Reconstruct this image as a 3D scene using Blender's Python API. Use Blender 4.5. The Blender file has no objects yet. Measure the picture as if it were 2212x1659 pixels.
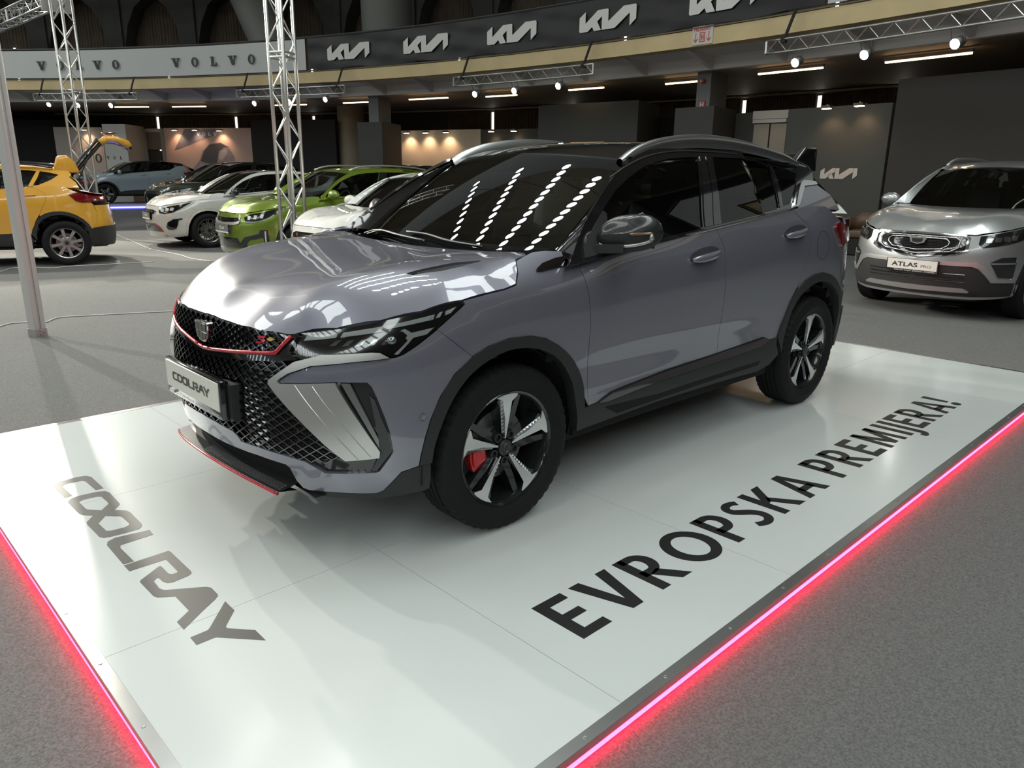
import bpy, math, random
import numpy as np
from mathutils import Vector, Matrix, geometry
random.seed(7); np.random.seed(7)
SC = bpy.context.scene; COL = SC.collection
R_ = math.radians
# ---------------------------------------------------------------- camera, world, light, exposure
cam = bpy.data.cameras.new('camera'); camo = bpy.data.objects.new('camera', cam); COL.objects.link(camo); SC.camera = camo
cam.sensor_fit = 'HORIZONTAL'; cam.sensor_width = 36.0; cam.lens = 36.0*1623.24/2212; cam.clip_end = 400; cam.clip_start = .05
yaw, pitch, roll = R_(226.26685), R_(-15.85542), R_(.694811)
fw = Vector((math.cos(pitch)*math.cos(yaw), math.cos(pitch)*math.sin(yaw), math.sin(pitch)))
r0 = Vector((math.sin(yaw), -math.cos(yaw), 0)); u0 = r0.cross(fw)
rr = math.cos(roll)*r0 + math.sin(roll)*u0; uu = -math.sin(roll)*r0 + math.cos(roll)*u0
M = Matrix((rr, uu, -fw)).transposed().to_4x4(); M.translation = Vector((1.9549, 2.9227, 1.4223)); camo.matrix_world = M

W = bpy.data.worlds.new('hall'); SC.world = W; W.use_nodes = True
W.node_tree.nodes['Background'].inputs[0].default_value = (.92, 1, .96, 1); W.node_tree.nodes['Background'].inputs[1].default_value = .25
SC.view_settings.view_transform = 'Standard'; SC.view_settings.look = 'None'; SC.view_settings.gamma = 1; SC.view_settings.use_curve_mapping = False
SC.view_settings.exposure = 0.12
SC.cycles.max_bounces = 8; SC.cycles.diffuse_bounces = 3; SC.cycles.glossy_bounces = 4; SC.cycles.transparent_max_bounces = 12; SC.cycles.transmission_bounces = 4
SC.cycles.sample_clamp_indirect = 4.0; SC.cycles.caustics_reflective = False; SC.cycles.caustics_refractive = False
HC = (20.86, -8.66); HR = 33.67            # the round hall: centre of the arena and radius of the balcony front
FZ = -.06                                  # hall floor; z = 0 is the top of the display platform
def area(name, loc, size, power, color=(1, 1, 1), aim=None, sizey=None, spread=None):
    l = bpy.data.lights.new(name, 'AREA'); l.energy = power; l.color = color; l.shape = 'RECTANGLE'; l.size = size; l.size_y = sizey or size
    if spread: l.spread = R_(spread)
    o = bpy.data.objects.new(name, l); o.location = loc; COL.objects.link(o)
    d = (Vector(aim) if aim else Vector(loc) - Vector((0, 0, 1))) - Vector(loc); o.rotation_euler = d.to_track_quat('-Z', 'Y').to_euler()
    return o
def spot(name, loc, aim, power, ang, color=(1, 1, 1), blend=.4, rad=.05, parent=None):
    l = bpy.data.lights.new(name, 'SPOT'); l.energy = power; l.color = color; l.spot_size = R_(ang); l.spot_blend = blend; l.shadow_soft_size = rad
    o = bpy.data.objects.new(name, l); o.location = loc; COL.objects.link(o)
    o.rotation_euler = (Vector(aim) - Vector(loc)).to_track_quat('-Z', 'Y').to_euler()
    return o
SKY_E = 5.2; L_SPOT = 250; L_WALL = 1.0; LED_E = 42; FILL_E = 8.0; BAT_E = 26; FLOOD = 5200; YX, YY, YYAW = 1.10, -11.67, -15
# ---------------------------------------------------------------- materials
MATS = {}
def mat(name, col=(.5, .5, .5), rough=.5, metal=0., coat=0., emit=None, es=1., noise=None, bump=None, spec=None, alpha=None, coatr=.03):
    """noise = (scale, amount, detail): value variation of the colour; bump = (scale, strength)"""
    if name in MATS: return MATS[name]
    m = bpy.data.materials.new(name); m.use_nodes = True; nt = m.node_tree; b = nt.nodes['Principled BSDF']
    b.inputs['Base Color'].default_value = (*col, 1); b.inputs['Roughness'].default_value = rough; b.inputs['Metallic'].default_value = metal
    b.inputs['Coat Weight'].default_value = coat; b.inputs['Coat Roughness'].default_value = coatr
    if spec is not None: b.inputs['Specular IOR Level'].default_value = spec
    if emit: b.inputs['Emission Color'].default_value = (*emit, 1); b.inputs['Emission Strength'].default_value = es
    if noise or bump:
        tc = nt.nodes.new('ShaderNodeTexCoord')
    if noise:
        n = nt.nodes.new('ShaderNodeTexNoise'); n.inputs['Scale'].default_value = noise[0]; n.inputs['Detail'].default_value = noise[2] if len(noise) > 2 else 4
        nt.links.new(tc.outputs['Object'], n.inputs['Vector'])
        r = nt.nodes.new('ShaderNodeMapRange'); r.inputs['From Min'].default_value = .3; r.inputs['From Max'].default_value = .7
        r.inputs['To Min'].default_value = 1 - noise[1]; r.inputs['To Max'].default_value = 1 + noise[1]; nt.links.new(n.outputs['Fac'], r.inputs['Value'])
        mx = nt.nodes.new('ShaderNodeVectorMath'); mx.operation = 'SCALE'; mx.inputs[0].default_value = col; nt.links.new(r.outputs['Result'], mx.inputs['Scale'])
        nt.links.new(mx.outputs['Vector'], b.inputs['Base Color'])
    if bump:
        n2 = nt.nodes.new('ShaderNodeTexNoise'); n2.inputs['Scale'].default_value = bump[0]; n2.inputs['Detail'].default_value = 3
        nt.links.new(tc.outputs['Object'], n2.inputs['Vector'])
        bp = nt.nodes.new('ShaderNodeBump'); bp.inputs['Strength'].default_value = bump[1]; bp.inputs['Distance'].default_value = .01
        nt.links.new(n2.outputs['Fac'], bp.inputs['Height']); nt.links.new(bp.outputs['Normal'], b.inputs['Normal'])
    MATS[name] = m; return m
def glass(name, tint=(.6, .7, .68), k=1.0, ior=1.5):
    """a thin pane: tinted see-through mixed with a mirror by Fresnel"""
    if name in MATS: return MATS[name]
    m = bpy.data.materials.new(name); m.use_nodes = True; nt = m.node_tree; nt.nodes.clear()
    o = nt.nodes.new('ShaderNodeOutputMaterial'); mx = nt.nodes.new('ShaderNodeMixShader'); t = nt.nodes.new('ShaderNodeBsdfTransparent'); g = nt.nodes.new('ShaderNodeBsdfGlossy')
    f = nt.nodes.new('ShaderNodeFresnel'); f.inputs['IOR'].default_value = ior; t.inputs[0].default_value = (*tint, 1); g.inputs['Roughness'].default_value = .0
    nt.links.new(f.outputs[0], mx.inputs[0]); nt.links.new(t.outputs[0], mx.inputs[1]); nt.links.new(g.outputs[0], mx.inputs[2]); nt.links.new(mx.outputs[0], o.inputs[0])
    MATS[name] = m; return m
def carbon(name):
    if name in MATS: return MATS[name]
    m = mat(name, (.02, .021, .022), .35, 0, .6); nt = m.node_tree; b = nt.nodes['Principled BSDF']
    tc = nt.nodes.new('ShaderNodeTexCoord'); w = nt.nodes.new('ShaderNodeTexWave'); w.wave_type = 'BANDS'; w.bands_direction = 'DIAGONAL'; w.inputs['Scale'].default_value = 60
    nt.links.new(tc.outputs['Object'], w.inputs['Vector']); r = nt.nodes.new('ShaderNodeValToRGB'); r.color_ramp.elements[0].color = (.010, .011, .012, 1); r.color_ramp.elements[1].color = (.028, .031, .034, 1)
    nt.links.new(w.outputs['Fac'], r.inputs[0]); nt.links.new(r.outputs[0], b.inputs['Base Color']); return m
# ---------------------------------------------------------------- mesh helpers
def tag(o, label=None, cat=None, group=None, kind=None):
    if label: o['label'] = label
    if cat: o['category'] = cat
    if group: o['group'] = group
    if kind: o['kind'] = kind
    return o
def empty(name, loc=(0, 0, 0), rz=0., label=None, cat=None, group=None):
    o = bpy.data.objects.new(name, None); o.location = loc; o.rotation_euler = (0, 0, rz); o.empty_display_size = .1; COL.objects.link(o)
    return tag(o, label, cat, group)
def link(name, verts, faces, m, parent=None, smooth=False, nor=None):
    me = bpy.data.meshes.new(name); me.from_pydata([tuple(map(float, v)) for v in verts], [], [tuple(map(int, f)) for f in faces])
    me.materials.append(m)
    if smooth or nor is not None: me.polygons.foreach_set('use_smooth', [True]*len(me.polygons))
    if nor is not None: me.normals_split_custom_set_from_vertices([tuple(map(float, n)) for n in nor])
    me.update(); o = bpy.data.objects.new(name, me); COL.objects.link(o)
    if parent is not None: o.parent = parent
    return o
class MB:
    """collects shapes, then becomes ONE mesh object"""
    def __init__(s): s.v = []; s.f = []
    def add(s, v, f):
        n = len(s.v); s.v += [tuple(p) for p in v]; s.f += [tuple(i + n for i in q) for q in f]; return s
    def box(s, c, d, rz=0., rot=None):
        x, y, z = d[0]/2, d[1]/2, d[2]/2; v = [(a*x, b*y, e*z) for a in (-1, 1) for b in (-1, 1) for e in (-1, 1)]
        Rm = rot if rot is not None else Matrix.Rotation(rz, 3, 'Z'); v = [Rm @ Vector(p) + Vector(c) for p in v]
        return s.add(v, [(0, 1, 3, 2), (4, 6, 7, 5), (0, 4, 5, 1), (2, 3, 7, 6), (0, 2, 6, 4), (1, 5, 7, 3)])
    def bar(s, a, b, w, h=None, up=(0, 0, 1)):
        """square bar from a to b"""
        a, b = Vector(a), Vector(b); t = (b - a).normalized(); u = Vector(up)
        if abs(t.dot(u)) > .98: u = Vector((1, 0, 0))
        n = t.cross(u).normalized(); k = n.cross(t).normalized(); h = h or w; v = []
        for p in (a, b):
            for i, j in ((-1, -1), (1, -1), (1, 1), (-1, 1)): v.append(p + n*(i*w/2) + k*(j*h/2))
        return s.add(v, [(0, 1, 2, 3), (7, 6, 5, 4), (0, 4, 5, 1), (1, 5, 6, 2), (2, 6, 7, 3), (3, 7, 4, 0)])
    def tube(s, path, r, n=8, closed=False, caps=True, sq=1.):
        P = [Vector(p) for p in path]; N = len(P); rs = r if hasattr(r, '__len__') else [r]*N; v = []; prev = None
        for i, p in enumerate(P):
            t = (P[(i+1) % N] - P[i-1]) if closed else (P[min(i+1, N-1)] - P[max(i-1, 0)])
            t.normalize(); u = prev if prev is not None else (Vector((0, 0, 1)) if abs(t.z) < .9 else Vector((1, 0, 0)))
            a = t.cross(u).normalized(); b = a.cross(t).normalized(); prev = b
            for k in range(n):
                th = 2*math.pi*k/n; v.append(p + a*(rs[i]*math.cos(th)) + b*(rs[i]*sq*math.sin(th)))
        f = []
        for i in range(N if closed else N-1):
            j = (i+1) % N
            for k in range(n): f.append((i*n+k, i*n+(k+1) % n, j*n+(k+1) % n, j*n+k))
        if caps and not closed: f += [tuple(range(n-1, -1, -1)), tuple(range((N-1)*n, N*n))]
        return s.add(v, f)
    def lathe(s, prof, n=32, axis='Y', c=(0, 0, 0), rad=None):
        """profile of (radius, along-axis) turned about an axis through c"""
        v = []; m = len(prof)
        for i in range(n):
            th = 2*math.pi*i/n
            for j, (r, h) in enumerate(prof):
                if rad: r = rad(i, j, r)
                x, z = r*math.cos(th), r*math.sin(th); p = (x, h, z) if axis == 'Y' else ((x, z, h) if axis == 'Z' else (h, x, z))
                v.append(Vector(p) + Vector(c))
        f = [(i*m+j, i*m+j+1, ((i+1) % n)*m+j+1, ((i+1) % n)*m+j) for i in range(n) for j in range(m-1)]
        return s.add(v, f)
    def prism(s, poly, fn0, fn1):
        """polygon (2-D list) mapped by two functions to a front and a back face"""
        tris = geometry.tessellate_polygon([[Vector((*p, 0)) for p in poly]]); n = len(poly)
        v = [fn0(*p) for p in poly] + [fn1(*p) for p in poly]
        f = [tuple(t) for t in tris] + [tuple(i + n for i in reversed(t)) for t in tris] + [(i, (i+1) % n, n+(i+1) % n, n+i) for i in range(n)]
        return s.add(v, f)
    def grid(s, P):
        h, w = len(P), len(P[0]); return s.add([p for r in P for p in r], [(i*w+j, i*w+j+1, (i+1)*w+j+1, (i+1)*w+j) for i in range(h-1) for j in range(w-1)])
    def sphere(s, c, r, n=16, m=10):
        r = r if hasattr(r, '__len__') else (r, r, r); P = []
        for i in range(m+1):
            a = math.pi*i/m; P.append([(c[0]+r[0]*math.sin(a)*math.cos(2*math.pi*j/n), c[1]+r[1]*math.sin(a)*math.sin(2*math.pi*j/n), c[2]+r[2]*math.cos(a)) for j in range(n+1)])
        return s.grid(P)
    def build(s, name, m, parent=None, smooth=False, fix=True):
        o = link(name, s.v, s.f, m, parent, smooth)
        if fix:
            import bmesh
            bm = bmesh.new(); bm.from_mesh(o.data); bmesh.ops.recalc_face_normals(bm, faces=bm.faces); bm.to_mesh(o.data); bm.free()
        return o
def auto_smooth(o, ang=35):
    me = o.data; me.polygons.foreach_set('use_smooth', [True]*len(me.polygons))
    import bmesh
    bm = bmesh.new(); bm.from_mesh(me)
    for e in bm.edges:
        e.smooth = not (len(e.link_faces) != 2 or e.calc_face_angle(0) > R_(ang))
    bm.to_mesh(me); bm.free(); return o
def bevel(o, w=.01, seg=2):
    import bmesh
    bm = bmesh.new(); bm.from_mesh(o.data); bmesh.ops.remove_doubles(bm, verts=bm.verts, dist=1e-5)
    bmesh.ops.bevel(bm, geom=[e for e in bm.edges if len(e.link_faces) == 2 and e.calc_face_angle(0) > .5], offset=w, segments=seg, affect='EDGES', profile=.5)
    bm.to_mesh(o.data); bm.free(); return auto_smooth(o, 40)
# ---------------------------------------------------------------- lettering
def text_obj(name, body, size, m, parent=None, width=None, thick=.002, bold=0., shear=0., spacing=1., align='LEFT'):
    """flat lettering in its own XY plane as a mesh; scaled to a given width"""
    c = bpy.data.curves.new(name, 'FONT'); c.body = body; c.size = 1; c.extrude = 0; c.offset = bold; c.shear = shear; c.space_character = spacing; c.align_x = 'LEFT'; c.resolution_u = 4
    t = bpy.data.objects.new(name, c); COL.objects.link(t); dg = bpy.context.evaluated_depsgraph_get(); dg.update()
    me = bpy.data.meshes.new_from_object(t.evaluated_get(dg)); bpy.data.objects.remove(t)
    v = np.array([p.co[:] for p in me.vertices]); lo, hi = v.min(0), v.max(0)
    up = [p for p in v if p[1] > 0]; cap = hi[1]
    sx = size/.73 if width is None else width/(hi[0]-lo[0]); sy = size/.73
    for p in me.vertices: p.co = ((p.co.x-lo[0])*sx - (sx*(hi[0]-lo[0])/2 if align == 'CENTER' else 0), p.co.y*sy, 0)
    me.materials.clear(); me.materials.append(m)
    o = bpy.data.objects.new(name, me); COL.objects.link(o)
    if parent is not None: o.parent = parent
    return o
KIA = [[(0, .07), (.06, 0), (.42, 0), (.42, 1.0), (0, .74)], [(.30, 0), (.58, 0), (1.62, .72), (1.62, 1), (1.26, 1), (.42, .42), (.30, .3)],
       [(.80, .36), (1.14, .60), (1.50, 0), (1.02, 0)], [(1.55, 0), (1.98, 0), (1.98, .95), (1.92, 1), (1.55, 1)],
       [(1.90, 0), (2.42, 0), (3.44, .66), (3.44, 1), (2.98, 1), (1.98, .38)], [(3.40, 0), (3.82, .30), (3.82, .93), (3.75, 1), (3.40, 1)]]
def arc(cx, cy, rx, ry, a0, a1, n=10): return [(cx + rx*math.cos(R_(a0 + (a1-a0)*i/n)), cy + ry*math.sin(R_(a0 + (a1-a0)*i/n))) for i in range(n+1)]
def ringpolys(cx, cy, rx, ry, ix, iy, n=24):
    o, q = arc(cx, cy, rx, ry, 0, 360, n), arc(cx, cy, ix, iy, 0, 360, n); return [[o[i], o[i+1], q[i+1], q[i]] for i in range(n)]
SL = {'V': [[(-.62, 1), (-.02, 1), (-.02, .9), (-.16, .9), (.09, .32), (.0, 0), (-.10, 0), (-.46, .9), (-.62, .9)], [(.0, 0), (.09, .32), (.30, .9), (.14, .9), (.14, 1), (.60, 1), (.60, .9), (.46, .9), (.10, 0)]],
      'O': ringpolys(0, .5, .46, .52, .23, .42), 'L': [[(-.46, 1), (.06, 1), (.06, .9), (-.06, .9), (-.06, .1), (.2, .1), (.34, .36), (.44, .36), (.42, 0), (-.46, 0), (-.46, .1), (-.32, .1), (-.32, .9), (-.46, .9)]]}
def polys_obj(name, polys, fn, m, parent=None, thick=.004):
    """flat shapes mapped by fn(x, y, depth)"""
    b = MB()
    for p in polys: b.prism(p, lambda x, y: fn(x, y, thick), lambda x, y: fn(x, y, 0))
    return b.build(name, m, parent)
import numpy as np
# ---- SURFACES ----
def cr1(xs, ys, x):
    """smooth monotone-ish cubic (Catmull-Rom on a non-uniform grid)"""
    xs = np.asarray(xs, float); ys = np.asarray(ys, float); x = np.asarray(x, float)
    m = np.gradient(ys, xs, axis=0)
    i = np.clip(np.searchsorted(xs, x) - 1, 0, len(xs) - 2)
    h = xs[i + 1] - xs[i]; t = np.clip((x - xs[i]) / h, -.15, 1.15)
    if ys.ndim > 1: h = h[..., None]; t = t[..., None]
    t2 = t * t; t3 = t2 * t
    return ((2*t3 - 3*t2 + 1) * ys[i] + (t3 - 2*t2 + t) * h * m[i] + (-2*t3 + 3*t2) * ys[i+1] + (t3 - t2) * h * m[i+1])
def cr2(us, zs, tab, u, z):
    tab = np.asarray(tab, float); zs = np.asarray(zs, float); u = np.asarray(u, float); z = np.asarray(z, float)
    m = np.gradient(tab, zs, axis=1)
    A = cr1(us, tab, u.ravel()); M = cr1(us, m, u.ravel())
    zz = z.ravel(); j = np.clip(np.searchsorted(zs, zz) - 1, 0, len(zs) - 2); k = np.arange(len(zz))
    h = zs[j+1] - zs[j]; t = np.clip((zz - zs[j]) / h, -.3, 1.3); t2 = t*t; t3 = t2*t
    r = (2*t3 - 3*t2 + 1)*A[k, j] + (t3 - 2*t2 + t)*h*M[k, j] + (-2*t3 + 3*t2)*A[k, j+1] + (t3 - t2)*h*M[k, j+1]
    return r.reshape(u.shape)
class Belt:
    """lower body: plan curve at arc length u (0 = nose, +left) pushed along its plan normal by a table over (u, z)"""
    def __init__(s, plan, ust, zs, tab):
        plan = np.array(plan, float); n = len(plan)
        k = np.concatenate([[0], np.cumsum(np.hypot(*np.diff(plan, axis=0).T))])
        t = np.linspace(0, k[-1], 900)
        full = np.concatenate([(plan*[1, -1])[:0:-1], plan, (plan*[1, -1])[-2::-1]])  # mirrored on both ends
        kk = np.concatenate([[0], np.cumsum(np.hypot(*np.diff(full, axis=0).T))]); kk -= kk[n-1]
        c = cr1(kk, full, t)
        for _ in range(3):
            d = np.concatenate([[0], np.cumsum(np.hypot(*np.diff(c, axis=0).T))]); tt = np.linspace(0, d[-1], 900)
            c = np.stack([np.interp(tt, d, c[:, 0]), np.interp(tt, d, c[:, 1])], 1)
        ker = np.ones(31)/31; 
        ext = np.concatenate([(c*[1, -1])[40:0:-1], c, (c*[1, -1])[-2:-42:-1]])
        for _ in range(2): ext = np.stack([np.convolve(np.pad(ext[:, i], 15, mode='edge'), ker, 'valid') for i in (0, 1)], 1)
        c = ext[40:-40]
        s.c = c; s.t = np.concatenate([[0], np.cumsum(np.hypot(*np.diff(c, axis=0).T))]); s.L = s.t[-1]
        g = np.gradient(c, axis=0); nn = np.stack([g[:, 1], -g[:, 0]], 1); nn /= np.hypot(*nn.T)[:, None]; s.n = nn
        s.ust = np.array([s.ux(x, y) for x, y in ust]); s.zs = zs; s.tab = np.array(tab)
        # make the table even about both ends
        s.U = np.concatenate([[-s.ust[1]], s.ust, [2*s.L - s.ust[-2]]]); s.T = np.concatenate([s.tab[1:2], s.tab, s.tab[-2:-1]])
    def ux(s, x, y):
        return s.t[np.argmin((s.c[:, 0]-x)**2 + (s.c[:, 1]-y)**2)]
    def __call__(s, u, z):
        u = np.asarray(u, float); z = np.asarray(z, float); sg = np.where(u < 0, -1., 1.); a = np.abs(u)
        cx = np.interp(a, s.t, s.c[:, 0]); cy = np.interp(a, s.t, s.c[:, 1]); nx = np.interp(a, s.t, s.n[:, 0]); ny = np.interp(a, s.t, s.n[:, 1])
        d = cr2(s.U, s.zs, s.T, a, z)
        return np.stack([cx + nx*d, sg*(cy + ny*d), z], -1)
class TPS:
    """height over a plane through scattered control points"""
    def __init__(s, pts, axes=(0, 1, 2), sym=True, lam=1e-5):
        p = np.array(pts, float)
        if sym:
            q = p[np.abs(p[:, 1]) > 1e-6]*[1, -1, 1]; p = np.concatenate([p, q])
        s.ax = axes; s.a = p[:, axes[:2]]; n = len(p)
        K = s._k(s.a, s.a) + lam*np.eye(n); Q = np.c_[np.ones(n), s.a]
        A = np.block([[K, Q], [Q.T, np.zeros((3, 3))]]); s.w = np.linalg.solve(A, np.r_[p[:, axes[2]], 0, 0, 0])
    def _k(s, a, b):
        r2 = ((a[:, None] - b[None])**2).sum(-1); return .5*r2*np.log(r2 + 1e-12)
    def __call__(s, a, b):
        a = np.asarray(a, float); b = np.asarray(b, float); q = np.stack([a.ravel(), b.ravel()], 1)
        h = s._k(q, s.a) @ s.w[:-3] + np.c_[np.ones(len(q)), q] @ s.w[-3:]
        o = np.empty((len(q), 3)); o[:, s.ax[0]] = q[:, 0]; o[:, s.ax[1]] = q[:, 1]; o[:, s.ax[2]] = h
        return o.reshape(a.shape + (3,))
class Side:
    """upper side of the cabin: y over (x, z), leaning in above the belt line"""
    def __init__(s, xs, yb, zb, a=.33, b=.25): s.xs, s.yb, s.zb, s.a, s.b = xs, yb, zb, a, b
    def __call__(s, x, z, sg=1):
        x = np.asarray(x, float); z = np.asarray(z, float)
        d = z - cr1(s.xs, s.zb, x); y = cr1(s.xs, s.yb, x) - s.a*d - s.b*d*np.abs(d)
        return np.stack([x, sg*y, z + 0*x], -1)
def normals(f, a, b, e=2e-3):
    du = f(a + e, b) - f(a - e, b); dv = f(a, b + e) - f(a, b - e)
    n = np.cross(du, dv); return n/np.maximum(np.linalg.norm(n, axis=-1, keepdims=True), 1e-12)
# ---- HERO ----
HPLAN = [(.875,0),(.862,.2),(.825,.38),(.765,.54),(.685,.67),(.58,.77),(.45,.838),(.3,.876),(.1,.893),(-.3,.898),(-1.3,.893),(-2.3,.893),(-2.7,.888),(-2.95,.86),(-3.22,.78),(-3.38,.64),(-3.46,.4),(-3.485,0)]
HUS = [(.875,0),(.825,.38),(.685,.67),(.45,.838),(.1,.893),(-.45,.898),(-1.3,.893),(-2.05,.893),(-2.6,.89),(-3.0,.85),(-3.35,.67),(-3.485,0)]
HZ = [.2,.3,.4,.5,.6,.7,.8,.9,1.0,1.1,1.2,1.3,1.45]
HT = [[-.06,-.03,-.012,0,0,-.03,-.062,-.085,-.13,-.2,-.28,-.36,-.5],
      [-.06,-.03,-.012,0,.002,-.008,-.034,-.062,-.13,-.2,-.28,-.36,-.5],
      [-.07,-.03,-.012,0,.004,.0,-.02,-.06,-.13,-.2,-.28,-.36,-.5],
      [-.07,-.02,-.008,0,0,-.002,-.015,-.045,-.09,-.16,-.24,-.34,-.5],
      [-.05,-.02,-.008,0,.004,.004,0,-.012,-.05,-.165,-.30,-.40,-.5],
      [-.07,-.045,-.025,-.022,-.02,-.01,-.002,-.008,-.030,-.080,-.17,-.27,-.4],
      [-.07,-.045,-.030,-.030,-.024,-.012,-.002,0,-.012,-.040,-.075,-.115,-.18],
      [-.06,-.04,-.026,-.024,-.018,-.008,0,.002,-.002,-.022,-.055,-.095,-.16],
      [-.05,-.025,-.008,0,.004,.006,.008,.008,.004,-.012,-.045,-.085,-.15],
      [-.06,-.02,-.008,0,.004,.004,.004,.0,-.004,-.02,-.05,-.09,-.15],
      [-.08,-.03,-.01,.0,.004,0,-.01,-.02,-.03,-.06,-.11,-.17,-.26],
      [-.1,-.04,-.01,.0,0,-.012,-.03,-.045,-.06,-.1,-.16,-.23,-.32]]
hb = Belt(HPLAN, HUS, HZ, HT)

def hood_pts(k=1):
    e = [tuple(hb(u, z)*[1, u > 0, 1]) for u, z in ((0,.862),(.087,.860),(.26,.858),(.391,.855),(.53,.856))]
    e += [tuple(hb(u, z)) for u, z in ((.555,.859),(.73,.888),(.897,.914),(1.061,.94),(1.228,.968),(1.345,.985),(1.425,.992),(1.49,1.005),(1.535,1.05),(1.56,1.085))]
    e += [(.745,0,.930),(.6,0,.988),(.4,0,1.036),(.2,0,1.062),(0,0,1.076),(-.12,0,1.082),(-.26,0,1.085),
          (.71,.3,.930),(.6,.34,.988),(.4,.40,1.044),(.2,.44,1.073),(0,.47,1.086),(-.15,.5,1.09),(-.3,.5,1.094),
          (.66,.5,.938),(.52,.58,1.004),(.36,.64,1.044),(.2,.67,1.066),(.05,.68,1.080),(-.1,.69,1.090),(-.25,.70,1.097),
          (.38,.735,.988),(.25,.765,1.020),(.1,.78,1.044),(-.03,.785,1.058)]
    return e
hhood = TPS(hood_pts())

hside = Side([-.3,-.65,-.95,-1.45,-2.0,-2.4,-2.8,-3.1], [.842,.847,.843,.838,.832,.818,.775,.72], [1.055,1.083,1.111,1.154,1.205,1.24,1.27,1.29], .40, .55)
hroof = TPS([(-.90,0,1.508),(-.93,.35,1.496),(-.965,.59,1.472),(-1.1,0,1.548),(-1.1,.35,1.535),(-1.1,.60,1.505),(-1.3,0,1.575),(-1.3,.4,1.563),(-1.3,.61,1.54),(-1.7,0,1.590),(-1.7,.4,1.578),(-1.7,.62,1.556),
             (-2.1,0,1.577),(-2.1,.4,1.565),(-2.1,.625,1.542),(-2.5,0,1.545),(-2.5,.4,1.532),(-2.5,.62,1.502),(-2.85,0,1.508),(-2.85,.4,1.492),(-2.85,.6,1.455)])
def hws(y, s):
    y = np.asarray(y, float); s = np.asarray(s, float); q = (y/.7)**2; k = 1 - .085*s
    B = np.stack([-.20 - .20*q, y, 1.075 + .022*q], -1); H = np.stack([-.895 - .085*q, y*k, 1.51 - .034*q], -1)
    return B*(1-s[..., None]) + H*s[..., None] + np.array([.03, 0, .05])*(s*(1-s))[..., None]
# ---------------------------------------------------------------- body panels: outlines cut out of smooth surfaces
def resample(poly, h):
    out = []; n = len(poly)
    for i in range(n):
        a, b = np.array(poly[i], float), np.array(poly[(i+1) % n], float); k = max(1, int(np.ceil(np.hypot(*(b-a))/h)))
        out += [a + (b-a)*j/k for j in range(k)]
    return np.array(out)
def ccw(p):
    p = np.array(p, float); x, y = p[:, 0], p[:, 1]
    return p if (x*np.roll(y, -1) - np.roll(x, -1)*y).sum() > 0 else p[::-1]
def insetp(p, d):
    e = np.roll(p, -1, 0) - p; e /= np.maximum(np.hypot(*e.T), 1e-9)[:, None]; n = np.stack([-e[:, 1], e[:, 0]], 1)
    m = n + np.roll(n, 1, 0); m /= np.maximum(np.hypot(*m.T), .35)[:, None]
    return p + m*d
def inside(p, q):
    x, y = q[:, 0], q[:, 1]; r = np.zeros(len(q), bool); n = len(p); j = n-1
    for i in range(n):
        c = (p[i, 1] > y) != (p[j, 1] > y)
        with np.errstate(all='ignore'): r ^= c & (x < (p[j, 0]-p[i, 0])*(y-p[i, 1])/(p[j, 1]-p[i, 1]) + p[i, 0])
        j = i
    return r
def spl(pts, k=4, closed=False):
    """rounds a polyline through its points"""
    p = np.array(pts, float); d = np.concatenate([[0], np.cumsum(np.hypot(*np.diff(p, axis=0).T))]); t = np.concatenate([np.linspace(d[i], d[i+1], k, endpoint=False) for i in range(len(d)-1)] + [[d[-1]]])
    return [tuple(q) for q in cr1(d, p, t)]
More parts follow.
